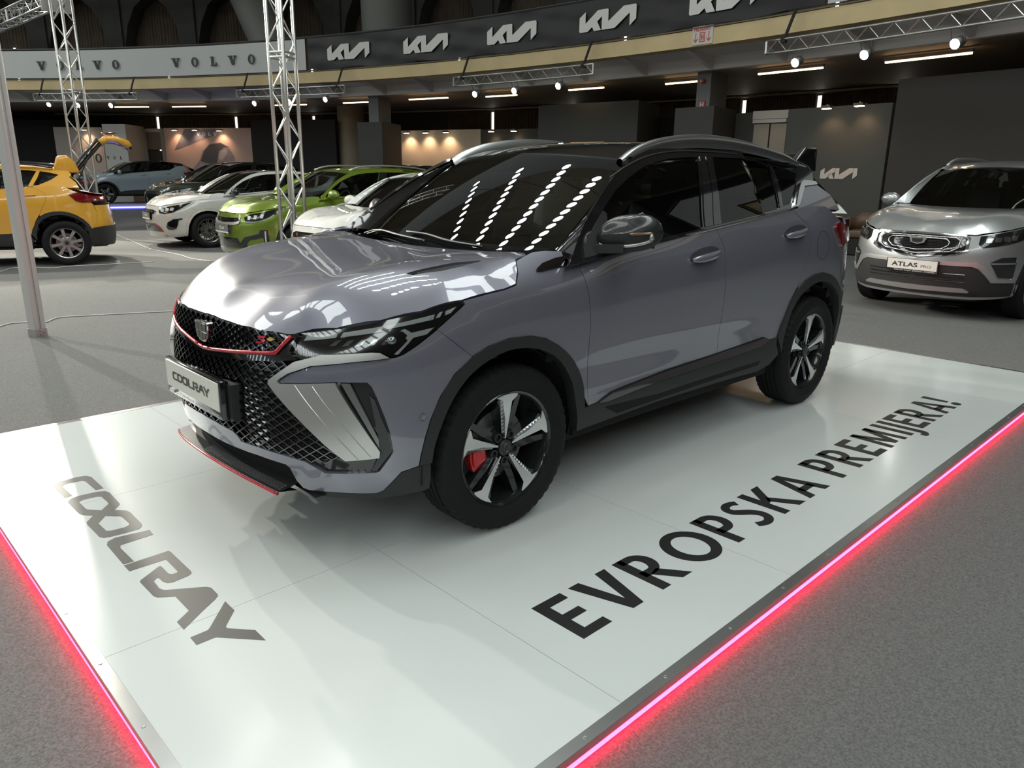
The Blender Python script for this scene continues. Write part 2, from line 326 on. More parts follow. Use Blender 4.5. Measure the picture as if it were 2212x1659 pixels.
def panel_data(f, poly, h=.03, off=0., flange=.012, holes=(), inset=.0015, flip=False, hflange=True):
    P = ccw(poly); P = insetp(P, inset) if inset else P; P = resample(P, h); loops = [P]
    for q in holes: loops.append(resample(ccw(q), h)[::-1])
    lo, hi = P.min(0), P.max(0); gx, gy = np.arange(lo[0]+h/2, hi[0], h), np.arange(lo[1]+h/2, hi[1], h); G = np.array([(a + (h/2 if j % 2 else 0), b) for j, b in enumerate(gy) for a in gx]).reshape(-1, 2)
    k = inside(P, G)
    for q in loops[1:]: k &= ~inside(q, G)
    G = G[k]; allb = np.concatenate(loops)
    if len(G):
        dm = np.array([np.min((allb[:, 0]-g[0])**2 + (allb[:, 1]-g[1])**2) for g in G]); G = G[dm > (h*.45)**2]
    V = np.concatenate([allb, G]) if len(G) else allb; E = []; n0 = 0
    for q in loops:
        n = len(q); E += [(n0+i, n0+(i+1) % n) for i in range(n)]; n0 += n
    r = geometry.delaunay_2d_cdt([Vector(v) for v in V], E, [], 0, 1e-6)
    vv = np.array([tuple(v) for v in r[0]]); T = np.array([t for t in r[2] if len(t) == 3]); c = vv[T].mean(1); k = inside(P, c)
    for q in loops[1:]: k &= ~inside(q, c)
    T = T[k]; a = vv[T]; ar = (a[:, 1, 0]-a[:, 0, 0])*(a[:, 2, 1]-a[:, 0, 1]) - (a[:, 2, 0]-a[:, 0, 0])*(a[:, 1, 1]-a[:, 0, 1]); T = T[np.abs(ar) > 1e-10]; ar = ar[np.abs(ar) > 1e-10]
    T = np.where((ar < 0)[:, None], T[:, ::-1], T)
    s = -1. if flip else 1.
    n = normals(f, vv[:, 0], vv[:, 1])*s; X = f(vv[:, 0], vv[:, 1]) + n*off; N = n
    F = [tuple(t[::-1]) if flip else tuple(t) for t in T]
    if flange:
        for li, q in enumerate(loops):
            if li and not hflange: continue
            nn = normals(f, q[:, 0], q[:, 1])*s; top = f(q[:, 0], q[:, 1]) + nn*off; bot = top - nn*flange; m = len(q); b0 = len(X)
            e = np.roll(top, -1, 0) - np.roll(top, 1, 0); on_ = np.cross(e, nn); on_ /= np.maximum(np.linalg.norm(on_, axis=1), 1e-9)[:, None]
            if flip: on_ = -on_
            X = np.concatenate([X, top, bot]); N = np.concatenate([N, on_, on_])
            for i in range(m):
                j = (i+1) % m; fc = (b0+i, b0+m+i, b0+m+j, b0+j); F.append(fc if not flip else fc[::-1])
    return X, F, N
class Shape:
    """one car body: the base surfaces bent into another size and stance"""
    def __init__(s, sx=1, sy=1, sl=1, su=1, zk=1.06, rear=0, ro=1.): s.p = (sx, sy, sl, su, zk, rear); s.ro = ro
    def warp(s, P):
        sx, sy, sl, su, zk, rear = s.p; P = np.array(P, float); x, y, z = P[..., 0], P[..., 1], P[..., 2]
        zz = np.where(z < zk, z*sl, zk*sl + (z-zk)*su)
        x = np.where(x < -2.6, -2.6 + (x + 2.6)*s.ro, x)
        if rear: zz = zz - rear*np.clip(-1.6 - x, 0, 3)**2*np.clip(z - .9, 0, 1)
        return np.stack([x*sx, y*sy, zz], -1)
    def belt(s, u, z): return s.warp(hb(u, z))
    def hood(s, x, y): return s.warp(hhood(x, y))
    def side(s, x, z): return s.warp(hside(x, z))
    def roof(s, x, y): return s.warp(hroof(x, y))
    def ws(s, y, t): return s.warp(hws(y, t))
class Car:
    def __init__(s, root, shape, h=.03): s.r, s.S, s.h = root, shape, h
    def panel(s, name, surf, poly, m, parent=None, both=False, sym=False, **k):
        """both: also its mirror twin on the other side; sym: outline given for y >= 0 is closed over the centre line"""
        f = getattr(s.S, surf); poly = [tuple(map(float, p)) for p in poly]
        if sym:
            ax = 0 if surf in ('belt', 'ws') else 1; mir = [((-p[0], p[1]) if ax == 0 else (p[0], -p[1])) for p in poly[::-1] if abs(p[ax]) > 1e-6]
            hs = k.get('holes', ()); k['holes'] = [q for q in hs] + [[((-p[0], p[1]) if ax == 0 else (p[0], -p[1])) for p in q] for q in hs if np.mean([p[ax] for p in q]) > .02]
            poly = poly + mir
        X, F, N = panel_data(f, poly, k.pop('h', s.h), flip=(surf == 'side'), **k); par = parent or s.r
        a = link(name, X, F, m, par, nor=N)
        if both:
            pb = both if both is not True else par; b = link(name, X*[1, -1, 1], [t[::-1] for t in F], m, pb, nor=N*[1, -1, 1]); return a, b
        return a
    def at(s, surf, a, b, off=0.):
        f = getattr(s.S, surf); a, b = np.atleast_1d(np.asarray(a, float)), np.atleast_1d(np.asarray(b, float)); n = normals(f, a, b)*(-1 if surf == 'side' else 1); return f(a, b) + n*off
    def twin(s, o, parent=None):
        """mirror copy on the right-hand side"""
        me = o.data; v = np.array([p.co[:] for p in me.vertices])*[1, -1, 1]; f = [tuple(p.vertices)[::-1] for p in me.polygons]
        n = link(o.name.split('.')[0], v, f, me.materials[0], parent or o.parent); n.data.polygons.foreach_set('use_smooth', [p.use_smooth for p in me.polygons]); return n
# ---- wheel -------------------------------------------------------------
def tyre_mesh(R, w, rim, n=120, tread=True):
    h = w/2; d = .007 if tread else 0
    prof = [(rim-.012, -h*.72), (rim+.006, -h*.84), (rim+(R-rim)*.45, -h*1.0), (R-.035, -h*.97), (R-.012, -h*.86), (R-.002, -h*.70)]
    g = []
    for c in (-.42, -.14, .14, .42): g += [(R-.001, h*(c-.045)), (R-d, h*(c-.035)), (R-d, h*(c+.035)), (R-.001, h*(c+.045))] if tread else []
    prof = prof + g + [(r, -y) for r, y in prof[::-1]]; m = len(prof)
    def rad(i, j, r): return r - (.005 if tread and i % 3 == 0 and (3 <= j <= 6 or m-7 <= j <= m-4) else 0)
    return prof, rad
def make_wheel(name, parent, loc, side, R=.345, w=.215, rim=.235, style='hero', caliper=False, front=True, steer=0., spokes=5, cols=None):
    """wheel built facing +y at its centre, then turned for the right side; the rim is the part, the rest its sub-parts"""
    dark = mat('rim_gloss_black', (.02, .021, .023), .2, .3, .6); bright = mat('machined_alloy', (.78, .79, .78), .22, 1.0); rub = mat('tyre_rubber', (.010, .010, .0105), .7, bump=(90, .15), spec=.25)
    ci, face = cols or (dark, bright)
    b = MB(); b.lathe([(rim+.010, w*.40), (rim+.004, w*.43), (rim-.006, w*.40), (rim-.02, w*.25), (rim-.028, -w*.42), (rim-.02, -w*.43)], 48); b.lathe([(.001, -w*.05), (.09, -w*.05), (.09, w*.18), (.075, w*.2), (.001, w*.2)], 24)
    yo, yi = w*.38, w*.30
    if style == 'hero':
        for k in range(5):
            a = R_(72*k + 90)
            def pt(r, t, y, a=a): return (r*math.cos(a)+t*math.sin(a), y, r*math.sin(a)-t*math.cos(a))
            # dark trailing leg of each spoke, set back
            b.prism([(.05, -.012), (.14, -.034), (.212, -.060), (.216, -.086), (.13, -.062), (.05, -.045)], lambda r, t: pt(r, t, yi - .010 + (r-.05)*.08), lambda r, t: pt(r, t, yi-.055))
            b.prism([(.05, .004), (.12, .022), (.18, .034), (.205, .050), (.216, .030), (.216, -.02), (.05, -.012)], lambda r, t: pt(r, t, yi - .002 + (r-.05)*.08), lambda r, t: pt(r, t, yi-.05))
        w_ = b.build(name, ci, parent); auto_smooth(w_, 30)
        f = MB()
        for k in range(5):
            a = R_(72*k + 90)
            def pt(r, t, y, a=a): return (r*math.cos(a)+t*math.sin(a), y, r*math.sin(a)-t*math.cos(a))
            bl = [(.040, -.004), (.12, -.014), (.195, -.024), (.214, -.052), (.231, -.056), (.2355, -.02), (.2355, .03), (.231, .058), (.219, .055), (.208, .026), (.13, .008), (.040, .003)]
            f.prism(bl, lambda r, t: pt(r, t, yi + .006 + (r-.04)*.075), lambda r, t: pt(r, t, yi-.004 + (r-.04)*.075))
            f.prism([(.200, -.098), (.219, -.078), (.222, -.112)], lambda r, t: pt(r, t, yo-.006), lambda r, t: pt(r, t, yo-.02))
        f.lathe([(rim-.0005, yo-.012), (rim-.001, yo+.002), (rim+.006, yo+.006), (rim+.010, yo)], 72)
        auto_smooth(f.build('machined_face', face, w_), 25)
        tri = mat('spoke_facets', (.25, .26, .27), .25, .9); t = MB()
        for k in range(5):
            a = R_(72*k + 90)
            def pt(r, tt, y, a=a): return (r*math.cos(a)+tt*math.sin(a), y, r*math.sin(a)-tt*math.cos(a))
            for q in range(9):
                r0_, r1 = .06 + q*.0165, .0765 + q*.0165; c0, c1 = .004 + (r0_-.05)*.06, .004 + (r1-.05)*.06; wd = .010 + q*.0011; y = yi + .001 + (r0_-.05)*.08; m_ = ((r0_+r1)/2, (c0+c1)/2 + wd/2)
                Q = [pt(r0_, c0, y), pt(r1, c1, y+.001), pt(r1, c1+wd, y-.002), pt(r0_, c0+wd, y-.003)]; t.add(Q + [pt(*m_, y+.006)], [(0, 1, 4), (1, 2, 4), (2, 3, 4), (3, 0, 4)])
        t.build('spoke_facets', tri, w_)
        for k in range(5):
            a = R_(72*k + 54); q = MB(); q.lathe([(.019, yi-.02), (.019, yi+.002), (.013, yi+.002), (.013, yi-.010), (.011, yi-.008), (.001, yi-.008)], 12, c=(.0575*math.cos(a), 0, .0575*math.sin(a))); auto_smooth(q.build('lug_nut', mat('lug_nut', (.06, .06, .065), .3, .7), w_), 30)
        q = MB(); q.lathe([(.034, yi-.01), (.034, yi+.008), (.029, yi+.012), (.001, yi+.012)], 24); auto_smooth(q.build('centre_cap', mat('cap_black', (.025, .026, .028), .35), w_), 30)
        q = MB(); q.tube([(.012*math.cos(t_), yi+.0125, .019*math.sin(t_)) for t_ in np.linspace(0, 2*math.pi, 12, endpoint=False)], .0016, 4, closed=True); q.build('cap_emblem', mat('cap_mark', (.09, .09, .1), .3, .6), w_)
    else:
        n = spokes
        for k in range(n):
            a = 2*math.pi*(k+.5)/n + .2
            def pt(r, t, y, a=a): return (r*math.cos(a)-t*math.sin(a), y, r*math.sin(a)+t*math.cos(a))
            wi, wo = (.016, .024) if style == 'alloy' else ((.010, .012) if style == 'mesh' else (.03, .06))
            if style == 'mesh':
                for sg in (-1, 1): b.prism([(.05, -.008), (.05, .008), (rim-.02, sg*.045+.007), (rim-.02, sg*.045-.007)], lambda r, t: pt(r, t, yi + .004 + (r-.05)*.06), lambda r, t: pt(r, t, yi-.02))
            else: b.prism([(.05, -wi), (rim-.015, -wo), (rim, -wo*1.3), (rim, wo*1.3), (rim-.015, wo), (.05, wi)], lambda r, t: pt(r, t, yi + .004 + (r-.05)*.06), lambda r, t: pt(r, t, yi-.025))
        w_ = b.build(name, face if style != 'aero' else ci, parent); auto_smooth(w_, 30)
        if style == 'aero':
            f = MB()
            for k in range(n):
                a = 2*math.pi*(k+.5)/n + .2
                def pt(r, t, y, a=a): return (r*math.cos(a)-t*math.sin(a), y, r*math.sin(a)+t*math.cos(a))
                f.prism([(.05, -.02), (rim, -.055), (rim, .0), (.05, .01)], lambda r, t: pt(r, t, yi+.008 + (r-.05)*.06), lambda r, t: pt(r, t, yi + (r-.05)*.06))
            f.build('bright_face', face, w_)
        q = MB(); q.lathe([(.03, yi-.01), (.03, yi+.012), (.001, yi+.012)], 16); q.build('centre_cap', dark, w_)
    q = MB(); q.lathe([(.145, -.01), (.145, .012), (.06, .014), (.06, -.01)], 40); q.build('brake_disc', mat('brake_disc', (.22, .22, .22), .35, .9), w_)
    if caliper:
        q = MB()
        for r0_, r1, y0, y1, a0, a1 in ((.085, .168, .012, .052, 158, 207), (.10, .160, .052, .062, 166, 199)):
            P = [(r*math.cos(R_(a)), r*math.sin(R_(a))) for r, aa in ((r1, np.linspace(a0, a1, 9)), (r0_, np.linspace(a1, a0, 9))) for a in aa]
            q.prism(P, lambda x, z: (x*-1 if not front else x*-1, y1, z), lambda x, z: (x*-1, y0, z))
        c = q.build('brake_caliper', mat('caliper_red', (.55, .012, .02), .35, 0, .5), w_); bevel(c, .004, 2)
    pr, rad = tyre_mesh(R, w, rim, tread=(style == 'hero')); q = MB(); q.lathe(pr, 150 if style == 'hero' else 40, rad=rad); t = q.build('tyre', rub, w_); auto_smooth(t, 28)
    w_.location = loc; w_.rotation_euler = (0, 0, (0 if side > 0 else math.pi) + steer); return w_
# ---------------------------------------------------------------- the grey crossover on the platform
paint = mat('grey_violet_paint', (.200, .200, .250), .36, .40, 1.0, coatr=.02); paint.node_tree.nodes['Principled BSDF'].inputs['Coat IOR'].default_value = 1.75
gblack = mat('gloss_black', (.008, .008, .010), .08, 0, 1.0); mblack = mat('matte_black_plastic', (.020, .021, .022), .55, bump=(220, .08)); void = mat('dark_void', (.004, .004, .004), .9)
satin = mat('satin_silver', (.56, .56, .55), .34, .85); chrome = mat('chrome', (.75, .75, .76), .08, 1.0); dchrome = mat('dark_chrome', (.13, .13, .135), .14, 1.0)
redgl = mat('red_trim', (.50, .012, .03), .25, .2, .6); drlw = mat('light_guide_white', (.62, .64, .64), .18, 0, .6); lamp_in = mat('lamp_reflector', (.30, .31, .32), .12, .9)
glw = glass('windscreen_glass', (.50, .56, .54)); gls = glass('side_glass', (.22, .25, .25), ior=1.55); lens = glass('lens_clear', (.93, .95, .96))
amber = mat('amber_lens', (.16, .07, .015), .15, 0, 1); tailr = mat('tail_lamp_red', (.16, .004, .008), .15, 0, 1.0); seatm = mat('seat_black', (.022, .022, .024), .6)
ARCH_O = [(1.019,.378),(1.025,.414),(1.041,.484),(1.063,.551),(1.103,.635),(1.162,.71),(1.241,.764),(1.318,.793),(1.42,.809),(1.529,.804),(1.616,.781),(1.694,.741),(1.771,.684),(1.837,.61),(1.872,.541),(1.883,.489),(1.890,.428)]
ARCH_I = [(1.852,.359),(1.823,.463),(1.796,.556),(1.742,.634),(1.664,.702),(1.57,.745),(1.492,.761),(1.405,.763),(1.31,.739),(1.239,.704),(1.183,.655),(1.136,.587),(1.101,.512),(1.08,.45),(1.07,.382)]
ARCHR_O = [(3.600,.50),(3.621,.57),(3.651,.627),(3.681,.703),(3.745,.774),(3.83,.819),(3.933,.844),(4.043,.846),(4.168,.824),(4.273,.786),(4.393,.717),(4.475,.637),(4.52,.56),(4.54,.47)]
ARCHR_I = [(3.665,.40),(3.672,.50),(3.687,.562),(3.714,.65),(3.784,.726),(3.876,.77),(3.974,.791),(4.062,.789),(4.168,.765),(4.278,.722),(4.374,.662),(4.427,.593),(4.45,.50),(4.45,.36)]
SEAM_A = [(1.866,1.063),(1.863,1.03),(1.873,.975),(1.881,.94),(1.889,.80),(1.891,.726),(1.905,.55),(1.921,.430)]
SEAM_B = [(2.903,1.150),(2.904,1.135),(2.933,1.074),(2.941,1.047),(2.936,.97),(2.94,.887),(2.948,.793),(2.952,.726),(2.958,.62),(2.970,.502)]
SEAM_C = [(3.714,1.228),(3.725,1.21),(3.749,1.192),(3.836,1.142),(3.862,1.10),(3.850,1.0),(3.80,.91),(3.745,.80)]
BELT = [(1.866,1.061),(2.107,1.083),(2.408,1.110),(2.903,1.153),(3.300,1.190),(3.714,1.228)]
SILL_T = [(1.921,.430),(1.985,.434),(2.031,.450),(2.079,.464),(2.178,.472),(2.511,.490),(2.970,.502),(3.399,.520),(3.440,.524),(3.517,.497),(3.600,.499)]
SILL_B = [(1.861,.323),(1.953,.325),(2.465,.335),(3.000,.330),(3.259,.324),(3.430,.318),(3.558,.340),(3.640,.390)]
BL = [(-.30,1.058),(-.364,1.064),(-.623,1.085),(-.936,1.111),(-1.461,1.153),(-2.0,1.200),(-2.365,1.232)]
WSE = [(-.345,1.096),(-.46,1.196),(-.60,1.298),(-.755,1.395),(-.925,1.478)]
ROOFE = [(-.965,1.490),(-1.10,1.522),(-1.3,1.546),(-1.5,1.556),(-1.7,1.558),(-2.1,1.545),(-2.5,1.505),(-2.80,1.462)]
GL_F = [(-.42,1.085),(-.44,1.122),(-.615,1.261),(-.748,1.344),(-.862,1.393),(-.983,1.437),(-1.101,1.466),(-1.254,1.488),(-1.507,1.501),(-1.429,1.363),(-1.341,1.160),(-.951,1.128)]
GL_R = [(-1.652,1.502),(-1.946,1.502),(-2.23,1.490),(-2.327,1.475),(-2.278,1.388),(-2.193,1.229),(-1.52,1.172),(-1.558,1.265),(-1.604,1.406)]
GL_Q = [(-2.372,1.476),(-2.50,1.455),(-2.62,1.42),(-2.40,1.26),(-2.255,1.243),(-2.325,1.36)]
def tube_on(C, surf, pts, r, off, n=6, k=5, closed=False):
    q = np.array(spl(pts, k)); P = C.at(surf, q[:, 0], q[:, 1], off); return MB().tube([tuple(p) for p in P], r, n, closed)
def strips(C, name, surf, poly, m, parent, **k): return C.panel(name, surf, poly, m, parent, **k)
def body(C, mp, both=True, seats=True, gl=None, gw=None, cladding=True, black_roof=True, h=None, rear=True, roofm=None, frame=None, hatch=True, doorm=None):
    """the panels every car here shares: bonnet, wings, doors, quarters, roof, glass, sills, arches, underbody"""
    r = C.r; S = C.S; roofm = roofm or (gblack if black_roof else mp); frame = frame or gblack; gl = gl or gls; gw = gw or glw
    hoodlip = [(0,.862),(.087,.860),(.26,.858),(.391,.855),(.53,.856),(.56,.859),(.73,.888),(.897,.914),(1.061,.94),(1.228,.968),(1.345,.985),(1.425,.992),(1.49,1.005),(1.535,1.05),(1.56,1.085)]
    q = hb(np.array([a for a, b in hoodlip]), np.array([b for a, b in hoodlip])); hood = [(x, y if i else 0) for i, (x, y, z) in enumerate(q)] + [(-.19,.755),(-.235,.70),(-.19,.5),(-.165,.3),(-.155,0)]
    out = {}
    out['hood'] = hood
    fender = [(1.191,.926),(1.236,.953),(1.232,.966),(1.345,.982),(1.425,.989),(1.488,1.001),(1.528,1.04),(1.560,1.082),(1.655,1.108),(1.72,1.112),(1.80,1.105),(1.795,1.087)] + SEAM_A + ARCH_O[::-1][:11] + [(1.169,.825),(1.109,.874)]
    fender = [p for p in fender if p != (1.890,.428)]
    C.panel('fender', 'belt', fender, mp, both=both, h=h or C.h)
    sb = SEAM_B
    C.panel('front_door', 'belt', SEAM_A[::-1] + BELT[1:3] + SEAM_B + [(p[0], p[1]) for p in SILL_T[::-1] if 1.95 < p[0] < 2.96], doorm or mp, both=both, h=h or C.h)
    C.panel('rear_door', 'belt', SEAM_B[::-1] + [BELT[4]] + SEAM_C + [(3.681,.703),(3.651,.627),(3.621,.57),(3.600,.499)] + [p for p in SILL_T[::-1] if 2.98 < p[0] < 3.59], doorm or mp, both=both, h=h or C.h)
    C.panel('quarter_panel', 'belt', SEAM_C + ARCHR_O[4:12] + [(4.60,.62),(4.66,.80),(4.60,.95),(4.435,1.075),(4.36,1.135),(4.28,1.165),(4.13,1.235),(3.95,1.243),(3.80,1.236)], mp, both=both, h=h or C.h)
    C.panel('rear_bumper', 'belt', [(4.52,.56),(4.475,.637),(4.60,.62),(4.66,.80),(4.62,.93),(5.548,.93),(5.548,.32),(4.75,.32),(4.54,.47)], mp, both=both, h=.08)
    if hatch: C.panel('tailgate', 'belt', [(4.62,.935),(4.47,1.075),(4.46,1.10),(4.60,1.15),(5.548,1.17),(5.548,.935)], mp, both=both, h=.08)
    # cabin: black side frame with openings, panes in them
    sp = WSE + ROOFE + [(-2.834,1.427),(-2.787,1.377),(-2.623,1.380),(-2.568,1.364),(-2.372,1.233)] + BL[::-1][1:]
    C.panel('window_frame', 'side', sp, frame, both=both, holes=[GL_F, GL_R, GL_Q], inset=0, flange=.02, h=h or C.h)
    for nm, g in (('front_side_window', GL_F), ('rear_side_window', GL_R), ('quarter_window', GL_Q)):
        C.panel(nm, 'side', g, gl, both=both, off=-.006, flange=0, inset=-.003, h=.06)
    C.panel('windscreen', 'ws', [(0, .0), (.715, .0), (.70, .97), (.63, 1.0), (0, 1.0)], gw, sym=True, off=.002, flange=0, h=.05)
    # A-pillar skin between windscreen edge and side frame, and roof skin between roof and side frame
    t = np.linspace(0, 1, 14); ys = np.full(14, .665); A = C.at('ws', np.full(14, .712), t, -.001); w = np.array(spl(WSE, 6)); tt = np.linspace(0, len(w)-1, 14); wx = np.interp(tt, range(len(w)), w[:, 0]); wz = np.interp(tt, range(len(w)), w[:, 1]); B = C.at('side', wx, wz, .0)
    Mid = (A+B)/2 + np.array([.008, .012, .005]); a = MB().grid([[tuple(A[i]), tuple((A[i]*.6+Mid[i]*.4)), tuple(Mid[i]), tuple(B[i]*.6+Mid[i]*.4), tuple(B[i])] for i in range(14)]).build('a_pillar', frame, r, True); C.twin(a) if both else None
    e = np.array(spl(ROOFE, 5)); rx = e[:, 0]; A = C.at('roof', rx, np.full(len(rx), .585), .0); B = C.at('side', rx, e[:, 1], 0); Mid = (A+B)/2 + np.array([0, .008, .010])
    a = MB().grid([[tuple(A[i]), tuple(Mid[i]), tuple(B[i])] for i in range(len(rx))]).build('roof_gutter', roofm, r, True); C.twin(a) if both else None
    C.panel('roof', 'roof', [(-.885,0),(-.905,.3),(-.965,.585)] + [(x, .585) for x in (-1.3,-1.7,-2.1,-2.5,-2.8)] + [(-2.86,.45),(-2.87,0)], roofm, sym=True, h=.06)
    # rear screen
    g = [[tuple(C.at('roof', [-2.86], [y], -.004)[0]*(1-t_) + (C.at('belt', [5.548], [1.165])[0]*[1, 0, 1] + np.array([0, y*1.18, 0]))*t_ + np.array([-.06*t_*(1-t_), 0, 0])) for y in np.linspace(-.58, .58, 9)] for t_ in np.linspace(0, 1, 6)]
    if hatch: MB().grid(g).build('rear_screen', gl, r, True)
    if cladding:
        C.panel('front_arch_trim', 'belt', spl(ARCH_O, 2) + spl(ARCH_I, 2), mblack, both=both, off=.008, flange=.05, h=h or C.h)
        C.panel('rear_arch_trim', 'belt', spl(ARCHR_O, 2) + spl(ARCHR_I[::-1], 2), mblack, both=both, off=.008, flange=.05, h=h or C.h)
        C.panel('sill_cladding', 'belt', SILL_T + [(3.60,.46),(3.640,.392)] + SILL_B[::-1][1:] + [(1.852,.359),(1.872,.40),(1.890,.428)], mblack, both=both, off=.004, flange=.04, h=h or C.h)
    # dark structure inside: inner skin, floor, wheel housings
    U = np.linspace(-S_L(), S_L(), 121); Zs = np.linspace(.26, 1.0, 12); X = C.at('belt', np.repeat(U, 12), np.tile(Zs, 121), -.035).reshape(121, 12, 3); X0 = hb(np.repeat(U, 12), np.tile(Zs, 121)).reshape(121, 12, 3)
    b = MB(); b.v = [tuple(p) for p in X.reshape(-1, 3)]
    for i in range(120):
        for j in range(11):
            c = (X0[i, j] + X0[i+1, j+1])/2
            if c[2] > .80 and c[0] > .2: continue
            if min(math.hypot(c[0], c[2]-.345), math.hypot(c[0]+2.6, c[2]-.345)) < .43 and abs(c[1]) > .5: continue
            b.f.append((i*12+j, (i+1)*12+j, (i+1)*12+j+1, i*12+j+1))
    fp = S.warp(np.array([(.72,-.60,.26),(.72,.60,.26),(-3.3,.62,.26),(-3.3,-.62,.26)])); b.add(fp, [(0, 1, 2, 3)])
    cw = S.warp(np.array([(-.05,-.74,1.02),(-.05,.74,1.02),(-.55,.78,1.02),(-.55,-.78,1.02)])); b.add(cw, [(0, 1, 2, 3)])
    for ax in (0, -2.6):
        for sg in (-1, 1):
            b.grid([[tuple(S.warp(np.array([ax + .415*math.cos(a), sg*y, .345 + .415*math.sin(a)]))) for y in (.50, .84)] for a in np.linspace(-.12, math.pi+.12, 20)])
            b.grid([[tuple(S.warp(np.array([ax + q*math.cos(a), sg*.50, .345 + q*math.sin(a)]))) for q in (.0, .42)] for a in np.linspace(-.12, math.pi+.12, 20)])
    b.build('underbody', void, r)
    if seats:
        for x, y in ((-1.30, .38), (-1.30, -.38)):
            q = MB(); q.box((x, y, .62), (.50, .50, .20)); q.box((x-.32, y, .98), (.13, .46, .60), rot=Matrix.Rotation(-.22, 3, 'Y')); q.box((x-.41, y, 1.30), (.09, .26, .17)); q.v = [tuple(p) for p in S.warp(np.array(q.v))]; bevel(q.build('front_seat', seatm, r), .03, 2)
        q = MB(); q.box((-2.25, 0, .66), (.5, 1.3, .18)); q.box((-2.56, 0, .98), (.13, 1.3, .58), rot=Matrix.Rotation(-.25, 3, 'Y'))
        for y in (-.42, 0, .42): q.box((-2.65, y, 1.28), (.08, .24, .14))
        q.v = [tuple(p) for p in S.warp(np.array(q.v))]; bevel(q.build('rear_bench', seatm, r), .03, 2)
        q = MB(); q.grid([[tuple(S.warp(np.array([x - .10*(y/.7)**2, y, z]))) for y in np.linspace(-.70, .70, 9)] for x, z in ((-.30, 1.03), (-.52, 1.05), (-.72, 1.05), (-.84, 1.02), (-.86, .86), (-.80, .6))]); q.build('dashboard', seatm, r, True)
        q = MB(); c = np.array([-.98, .38, 1.02]); ex = np.array([0, 1, 0]); ey = np.array([-.42, 0, .9]); ring = [tuple(S.warp(c + .185*(ex*math.cos(a) + ey*math.sin(a)))) for a in np.linspace(0, 2*math.pi, 24, endpoint=False)]
        q.tube(ring, .015, 6, closed=True)
        for a in (0, math.pi, -math.pi/2): q.bar(tuple(S.warp(c)), tuple(S.warp(c + .18*(ex*math.cos(a) + ey*math.sin(a)))), .03, .012)
        q.build('steering_wheel', satin, r, True)
    return out
def S_L(): return hb.L
